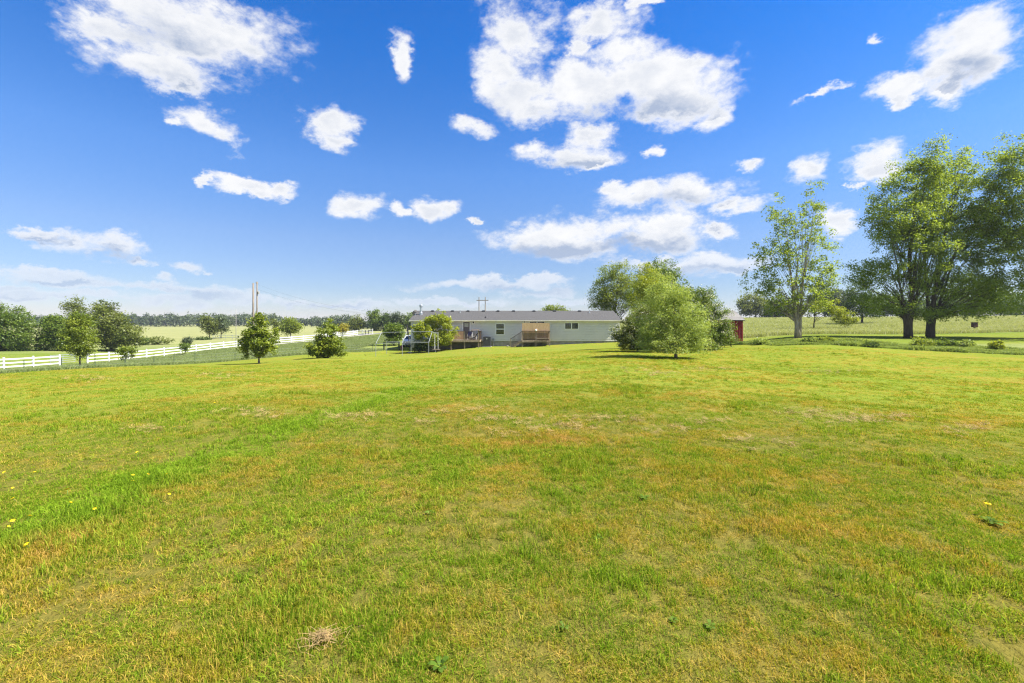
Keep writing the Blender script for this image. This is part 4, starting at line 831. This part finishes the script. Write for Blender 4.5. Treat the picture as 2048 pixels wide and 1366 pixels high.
lp, _ = pole('light_pole', 'thin pale metal pole standing at the white fence', 472, 618, 83, .05); lp.children[0].data.materials[0] = M_skirt
m = MB(); A_, B_ = ptop - Vector((0, 0, .4)), Vector((X55(823), 56.2, RIDGE - .7))
def cat_pts(a, b, sag, k=24): return [a.lerp(b, i / k) - Vector((0, 0, sag * 4 * (i / k) * (1 - i / k))) for i in range(k + 1)]
for dz in (0, -.9): m.tube([p - A_ for p in cat_pts(A_ + Vector((0, 0, dz)), B_ + Vector((0, 0, dz * .25)), 1.0)], .007, 5)
tag(m.obj('power_line', M_black, None, A_), 'thin black service wires sagging from the utility pole to the house', 'wire')
b = on(964, 300); t = thing('transmission_tower', 'far wooden H-shaped power pole above the house roof', 'power pole', b); topz = EYE - (594 - HV) * 300 / F - b[2]
for u in (958, 970.5): x = (u - CU) * 300 / F - b[0]; MB().tube([(x, 0, 0), (x, 0, topz)], [.36, .26], 8).obj('pole', M_pole, t)
MB().box((953 - CU) * 300 / F - b[0], (977 - CU) * 300 / F - b[0], -.5, -.27, topz - 2.5, topz - 2.0).obj('crossarm', M_pole, t)

# ------------------------------------------------------------------ pipe canopy frame with swing
cf = thing('canopy_frame', 'bare silver pipe frame of a canopy with gabled hoops on the lawn', 'canopy frame', on(752, 46)); o = cf.location.copy()
xa, xb, y0, y1 = (751.6 - CU) * 46 / F, (857.3 - CU) * 46 / F, 46.0, 50.0; zl, zr = EYE - (687 - HV) * 46 / F, EYE - (685 - HV) * 46 / F; pr_ = .025
M_pipe = plain('silver_pipe', (.30, .32, .33), .5, .35, var=.08)
rz0, rz1 = EYE - (665 - HV) * 48 / F, EYE - (663 - HV) * 48 / F; peaks, fe, be = [], [], []
for q in (0, .5, 1):
    x = xa + (xb - xa) * q; ze = zl + (zr - zl) * q; zp = rz0 + (rz1 - rz0) * q
    f_, b_, p_ = Vector((x, y0, ze)) - o, Vector((x, y1, ze)) - o, Vector((x, (y0 + y1) / 2, zp)) - o; peaks.append(p_); fe.append(f_); be.append(b_)
    for e_ in (f_, b_): gl_ = g1(e_.x + o.x, e_.y + o.y) - o.z; MB().tube([Vector((e_.x, e_.y, gl_ - .1)), e_], pr_, 8).obj('leg', M_pipe, cf)
    MB().tube([f_, p_, b_], pr_, 8).obj('rafter', M_pipe, cf)
for L_ in (peaks, fe, be): MB().tube(L_, pr_ * .9, 8).obj('long_rail', M_pipe, cf)
sw_ = thing('swing', 'wooden swing seat hanging on white straps at the right end of the pipe frame', 'swing', (xb + .35, 48.6, g1(xb + .35, 48.6)))
zt = rz1 - sw_.location.z - .15
m = MB().bar((-.35, 0, zt), (.25, 0, zt - .02), .05, .05)
for s_ in (-.16, .16): m.tube([(s_, 0, zt), (s_ * 1.15, 0, .36)], .018, 6)
m.obj('strap', M_white, sw_); MB().box(-.38, .38, -.14, .14, .30, .35).obj('seat', M_wood, sw_)
MB().tube([(0, .05, 0), (0, .05, .30)], .05, 8).obj('post', M_wood_dk, sw_)

# dark metal stock panel, closed umbrella, boards, red can
M_dkmetal = plain('dark_green_metal', (.028, .038, .034), .5, .3)
pn = thing('metal_stand', 'dark metal stand with four legs under the round tree behind the pipe frame', 'stand', on(782, 55)); a, b_ = -.9, .9
m = MB()
for z in (1.0, .76): m.bar((a, 0, z), (b_, 0, z), .05, .05).bar((a - .1, .9, z), (b_ - .1, .9, z), .04, .04)
m.obj('top_frame', M_dkmetal, pn)
for x_, y_ in ((a, 0), (b_, 0), (a - .1, .9), (b_ - .1, .9)): MB().box(x_ - .04, x_ + .04, y_ - .04, y_ + .04, -.1, 1.03).obj('leg', M_dkmetal, pn)
ub = thing('patio_umbrella', 'closed black patio umbrella on a slightly leaning pole', 'umbrella', on(820, 52)); zt = EYE - (648 - HV) * 52 / F - ub.location[2]
pA, pB = Vector((0, 0, 0)), Vector((-.36, 0, zt)); MB().tube([pA, pB], .035, 8).obj('pole', M_black, ub)
MB().tube([pA.lerp(pB, q) for q in (.60, .66, .80, .93, .99)], [.06, .13, .10, .06, .02], 10).obj('canopy', M_black, ub); MB().lathe([(.28, -.05), (.28, .06), (.06, .12)], 14).obj('base', M_skirt, ub)
bp = thing('timber_stack', 'low stack of weathered grey boards beside the house corner', 'timber', on(856, 51.5)); g = random.Random(3)
for i in range(6): z = .10 + .12 * (i // 2); m = MB().bar((-1.1 + g.uniform(-.2, .2), .2 * (i % 2), z), (1.0 + g.uniform(-.2, .2), .2 * (i % 2) + g.uniform(-.2, .2), z + g.uniform(0, .12)), .18, .09); m.obj('board', M_skirt, bp)
fc = thing('fuel_can', 'dark red can on the grass beside the white car', 'can', on(804, 57)); MB().box(-.14, .14, -.1, .1, 0, .42).lathe([(.14, .42), (.10, .5), (.05, .52)], 10).obj('body', M_red, fc, bevel=.03); MB().tube([(-.08, 0, .5), (-.08, 0, .58), (.08, 0, .58), (.08, 0, .5)], .02, 6).obj('handle', M_black, fc)

# ------------------------------------------------------------------ parked car, nose to the camera
M_car, N = new_mat('white_car_paint'); b = N.n('ShaderNodeBsdfPrincipled'); b.inputs['Base Color'].default_value = (.72, .72, .71, 1); b.inputs['Roughness'].default_value = .25; b.inputs['Coat Weight'].default_value = .6; out(N, b.outputs[0])
M_rub = plain('tyre_rubber', (.015, .015, .016), .85); M_lamp, N = new_mat('headlamp'); b = N.n('ShaderNodeBsdfPrincipled'); b.inputs['Base Color'].default_value = (.35, .37, .4, 1); b.inputs['Roughness'].default_value = .1; out(N, b.outputs[0])
car = thing('parked_car', 'white car parked nose forward left of the house behind the pipe frame', 'car', on(817, 61), R(4))
prof = [(-.05,.32,.80),(-.08,.55,.86),(.02,.80,.84),(.25,.92,.84),(1.1,1.02,.82),(1.75,1.45,.66),(2.1,1.55,.62),(3.4,1.52,.62),(4.0,1.15,.74),(4.2,.95,.80),(4.3,.6,.84),(4.25,.32,.80)]
m = MB(); vs = []
for y_, z_, w_ in prof: vs += [(-w_, y_, z_), (-w_ * .93, y_, z_ + .03) , (w_ * .93, y_, z_ + .03), (w_, y_, z_)]
n_ = len(prof); fs = [(4 * i + j, 4 * i + j + 1, 4 * i + 5 + j, 4 * i + 4 + j) for i in range(n_ - 1) for j in range(3)]
for s_ in (0, 3): fs.append(tuple(4 * i + s_ for i in range(n_)))
fs.append((0, 3, 4 * n_ - 1, 4 * n_ - 4)); fs.append((0, 1, 2, 3)); m.add(vs, fs); m.obj('body', M_car, car, smooth=False, bevel=.03)
MB().add([(-.70, 1.13, 1.08), (.70, 1.13, 1.08), (.57, 1.72, 1.47), (-.57, 1.72, 1.47)], [(0, 1, 2, 3)]).obj('windscreen', M_glass, car)
MB().add([(-.62, 1.75, 1.505), (.62, 1.75, 1.505), (.60, 3.3, 1.59), (-.60, 3.3, 1.59)], [(0,1,2,3)]).obj('roof_panel', M_car, car)
for s_ in (-1, 1):
    MB().add([(s_ * .835, 1.35, 1.06), (s_ * .80, 3.6, 1.1), (s_ * .66, 3.3, 1.45), (s_ * .66, 1.85, 1.44)], [(0, 1, 2, 3)]).obj('side_window', M_glass, car)
    MB().lathe([(.02, -.03), (.15, -.02), (.17, .0), (.12, .05)], 12).obj('headlight', M_lamp, car, (s_ * .62, -.09, .72)).rotation_euler = (R(90), 0, 0)
    MB().box(-.1, .1, -.06, .06, -.07, .09).obj('mirror', M_car, car, (s_ * .98, 1.35, 1.08), bevel=.02)
    for y_ in (.75, 3.45):
        w = MB().tube([(0, 0, 0), (.2 * s_, 0, 0)], .33, 18).obj('wheel', M_rub, car, (s_ * .70, y_, .33)); MB().tube([(.19 * s_, 0, 0), (.215 * s_, 0, 0)], .20, 14).obj('rim', M_galv, w)
MB().box(-.45, .45, -.115, -.05, .40, .52).obj('air_intake', M_black, car); MB().box(-.32, .32, -.10, -.03, .66, .76).obj('grille', M_black, car)

# ------------------------------------------------------------------ right side small things
wb = thing('wooden_box', 'reddish brown wooden box on a post at the meadow edge under the right trees', 'box', on(1949, 51)); MB().box(-.21, .21, -.18, .18, .48, 1.0).obj('box', plain('old_brown_wood', (.075, .040, .028), .85, var=.3), wb); MB().box(-.25, .25, -.22, .22, 1.003, 1.04).obj('lid', M_wood_dk, wb); MB().box(-.06, .06, -.06, .06, -.1, .478).obj('post', M_wood_dk, wb)
fb = thing('farm_building', 'distant low building with pale roof among the right-hand trees', 'building', on(1988, 140)); z1 = EYE - (633 - HV) * 140 / F - fb.location[2]
MB().box(-4, 4, 0, 5, -.3, z1).obj('wall', M_wood_dk, fb); MB().add([(-4.3, -.4, z1), (4.3, -.4, z1), (4.3, 2.5, z1 + 1.5), (-4.3, 2.5, z1 + 1.5), (-4.3, 5.4, z1), (4.3, 5.4, z1)], [(0, 1, 2, 3), (3, 2, 5, 4), (0, 3, 4), (1, 5, 2)]).obj('roof', M_shroof, fb)

# weeds along the lawn edge at right: a loose band plus clumps one can tell apart
band_t = [blade_tuft('weed_tuft', LM['weed'], 46, .22, .10, .36, .026, 1.1, 600 + i) for i in range(5)]
n = 1700; uu = RNG.uniform(1478, 2120, n); dd = np.interp(uu, [u for u, d in _edge], [d for u, d in _edge]) + RNG.uniform(.0, 2.6, n) ** 1.1
x = (uu - CU) * dd / F; s_ = .35 + .8 * vnoise(x, dd, 1.4, 21) * vnoise(x, dd, .5, 22) * 1.8
scatter('edge_weeds', np.stack([x, dd, gz(x, dd)], -1), np.stack([0 * x, 0 * x, RNG.uniform(0, 6.28, n)], -1), np.stack([s_ + .3, s_ + .3, s_ * .8], -1), band_t, RNG.integers(0, 5, n))
for u, w, hh, d, mt, lb in ((1520, 14, 12, 33, 'silver', 'pale flowering weed plant just right of the red shed'), (1618, 14, 11, 31, 'weed', 'leafy weed clump at the foot of the slender tree'), (1648, 16, 12, 31, 'fresh', 'taller weed clump right of the slender tree'),
                            (1842, 26, 20, 29.5, 'fresh', 'large leafy plant clump in front of the forked trunk'), (1888, 24, 18, 29.5, 'mid', 'dark leafy clump right of the forked trunk'), (1930, 20, 15, 29.5, 'weed', 'grey-green leafy clump below the brown box'),
                            (1742, 14, 8, 29, 'deep', 'low dark weed tuft left of the leafy pair trunks'), (1995, 12, 20, 28, 'lime', 'bright yellow-green young plant in the tree shade at right')):
    vb = HV + (EYE - g1((u - CU) * d / F, d)) * F / d
    tree('weed_clump', lb, 'plant', u, [(u, vb - hh * .5, w, hh * .5), (u - w * .5, vb - hh * .35, w * .5, hh * .4), (u + w * .4, vb - hh * .4, w * .6, hh * .42)], d, .10, 700, LM[mt], 46, .14, .012, LM and M_tpost, limbs=10, low=.0, group='weeds along the lawn edge', part='foliage')

# dandelions and broad-leaved weeds in the lawn
M_yel = leaf_mat('dandelion_yellow', (.75, .52, .01), (.85, .62, .02), .2)
def dandelion(seed, h):
    g = np.random.default_rng(seed); vs, fs = [], []
    for i in range(26):
        a = i * 2.4; r_ = .022 * math.sqrt((i + 1) / 26); t_ = np.array([math.cos(a), math.sin(a), 0]); s_ = np.array([-t_[1], t_[0], 0]) * .006; k = len(vs)
        vs += [np.array([0, 0, h]), t_ * r_ * .6 - s_ + [0, 0, h + .012], t_ * r_ * 1.1 + [0, 0, h + .012 - r_ * .25], t_ * r_ * .6 + s_ + [0, 0, h + .012]]; fs += [(k, k + 1, k + 2, k + 3)]
    me = bpy.data.meshes.new('dandelion'); me.from_pydata([tuple(map(float, v)) for v in vs], [], fs); me.materials.append(M_yel); at = me.attributes.new('tint', 'FLOAT', 'POINT'); at.data.foreach_set('value', g.uniform(0, 1, len(vs)).astype(np.float32)); me.update()
    return me
M_stem = plain('green_stem', (.12, .20, .03), .7)
dm = [dandelion(i, .07 + .012 * i) for i in range(4)]; sm = [MB().tube([(.004, 0, -.01), (.006, .002, .035 + .006 * i), (0, 0, .07 + .012 * i)], .0022, 5).mesh('stem', M_stem) for i in range(4)]
DD = [(12,1055),(24,1047),(40,1001),(28,986),(54,1037),(18,945),(70,952),(137,985),(260,964),(262,955),(291,949),(340,952),(190,1021),(130,1015),(65,1090),(280,908),(352,853),(240,823),(430,803),(328,998)]
for i, (u, v) in enumerate(DD):
    p = gpx(u, v + 10); t = thing('dandelion', 'yellow dandelion flower in the taller grass at left', 'flower', p, i * .7, 'dandelions in the left part of the lawn'); q = (.42 + p[1] / 12) * (.75 + .5 * ((i * 37) % 10) / 10); t.scale = (q, q, .6 + .35 * ((i * 53) % 10) / 10); t.rotation_euler = (.5 * math.sin(i * 2.1), .45 * math.cos(i * 1.3), i * .7); link('flower_head', dm[i % 4], t); link('stem', sm[i % 4], t)
p = gpx(1975, 1035); t = thing('dandelion', 'lone yellow dandelion at the right edge of the lawn', 'flower', p); t.scale = (1.2,) * 3; link('flower_head', dm[1], t); link('stem', sm[1], t)
M_rosette = leaf_mat('leaves_rosette', (.050, .105, .010), (.125, .200, .022), .3, .01)
def rosette(seed, n, ln):
    g = np.random.default_rng(seed); vs, fs, tn = [], [], []
    for i in range(n):
        a = 6.28 * i / n + g.uniform(-.4, .4); L_ = ln * g.uniform(.6, 1.1); t_ = np.array([math.cos(a), math.sin(a), 0]); s_ = np.array([-t_[1], t_[0], 0]); z0 = g.uniform(.4, .9); k = len(vs); q = g.uniform(.3, 1)
        for f, w, z in ((.05, .05, .0), (.4, .20, z0 * .5), (.75, .24, z0 * .62), (1.0, .02, z0 * .5)): vs += [t_ * L_ * f - s_ * L_ * w + [0, 0, L_ * z + .01], t_ * L_ * f + s_ * L_ * w + [0, 0, L_ * z + .01]]
        fs += [(k + 2 * j, k + 2 * j + 1, k + 2 * j + 3, k + 2 * j + 2) for j in range(3)]; tn += [q] * 8
    me = bpy.data.meshes.new('leaf_rosette'); me.from_pydata([tuple(map(float, v)) for v in vs], [], fs); me.materials.append(M_rosette); at = me.attributes.new('tint', 'FLOAT', 'POINT'); at.data.foreach_set('value', np.array(tn, np.float32)); me.update(); return me
for i, (u, v, ln, lb) in enumerate(((1128, 1262, .10, 'fresh broad-leaved weed in the lawn below the centre of the photo'), (1420, 1262, .09, 'broad-leaved weed in the lawn at lower right'), (1345, 1245, .07, 'narrow small weed just left of the lower right weed'),
                                    (1290, 1003, .10, 'grey-green leafy weed on a bare spot right of centre'), (858, 1030, .12, 'dark spiky weed tuft in the lawn left of centre'), (1195, 1080, .10, 'weed rosette among dry grass in the middle of the lawn'), (880, 1340, .11, 'dark leafy weed at the bottom edge of the lawn'), (1985, 1050, .16, 'big green weed beside the lone dandelion'))):
    tag(link('broad_leaf_weed', rosette(700 + i, 6 + i % 4, ln * (.38 + .05 * (i % 4))), None, gpx(u, v), i), lb, 'weed', 'weeds in the lawn')

# ------------------------------------------------------------------ air: thin even haze that pales the far trees
m_h = bpy.data.materials.new('air'); m_h.use_nodes = True; m_h.node_tree.nodes.clear(); N = NT(m_h.node_tree)
pv = N.n('ShaderNodeVolumePrincipled'); pv.inputs['Color'].default_value = (.78, .86, 1, 1); pv.inputs['Density'].default_value = .00022; pv.inputs['Anisotropy'].default_value = .2
o_ = N.n('ShaderNodeOutputMaterial'); m_h.node_tree.links.new(pv.outputs[0], o_.inputs['Volume'])
hz_ = MB().box(-1700, 1700, -1700, 1700, -8, 27).obj('haze', m_h); hz_['kind'] = 'stuff'
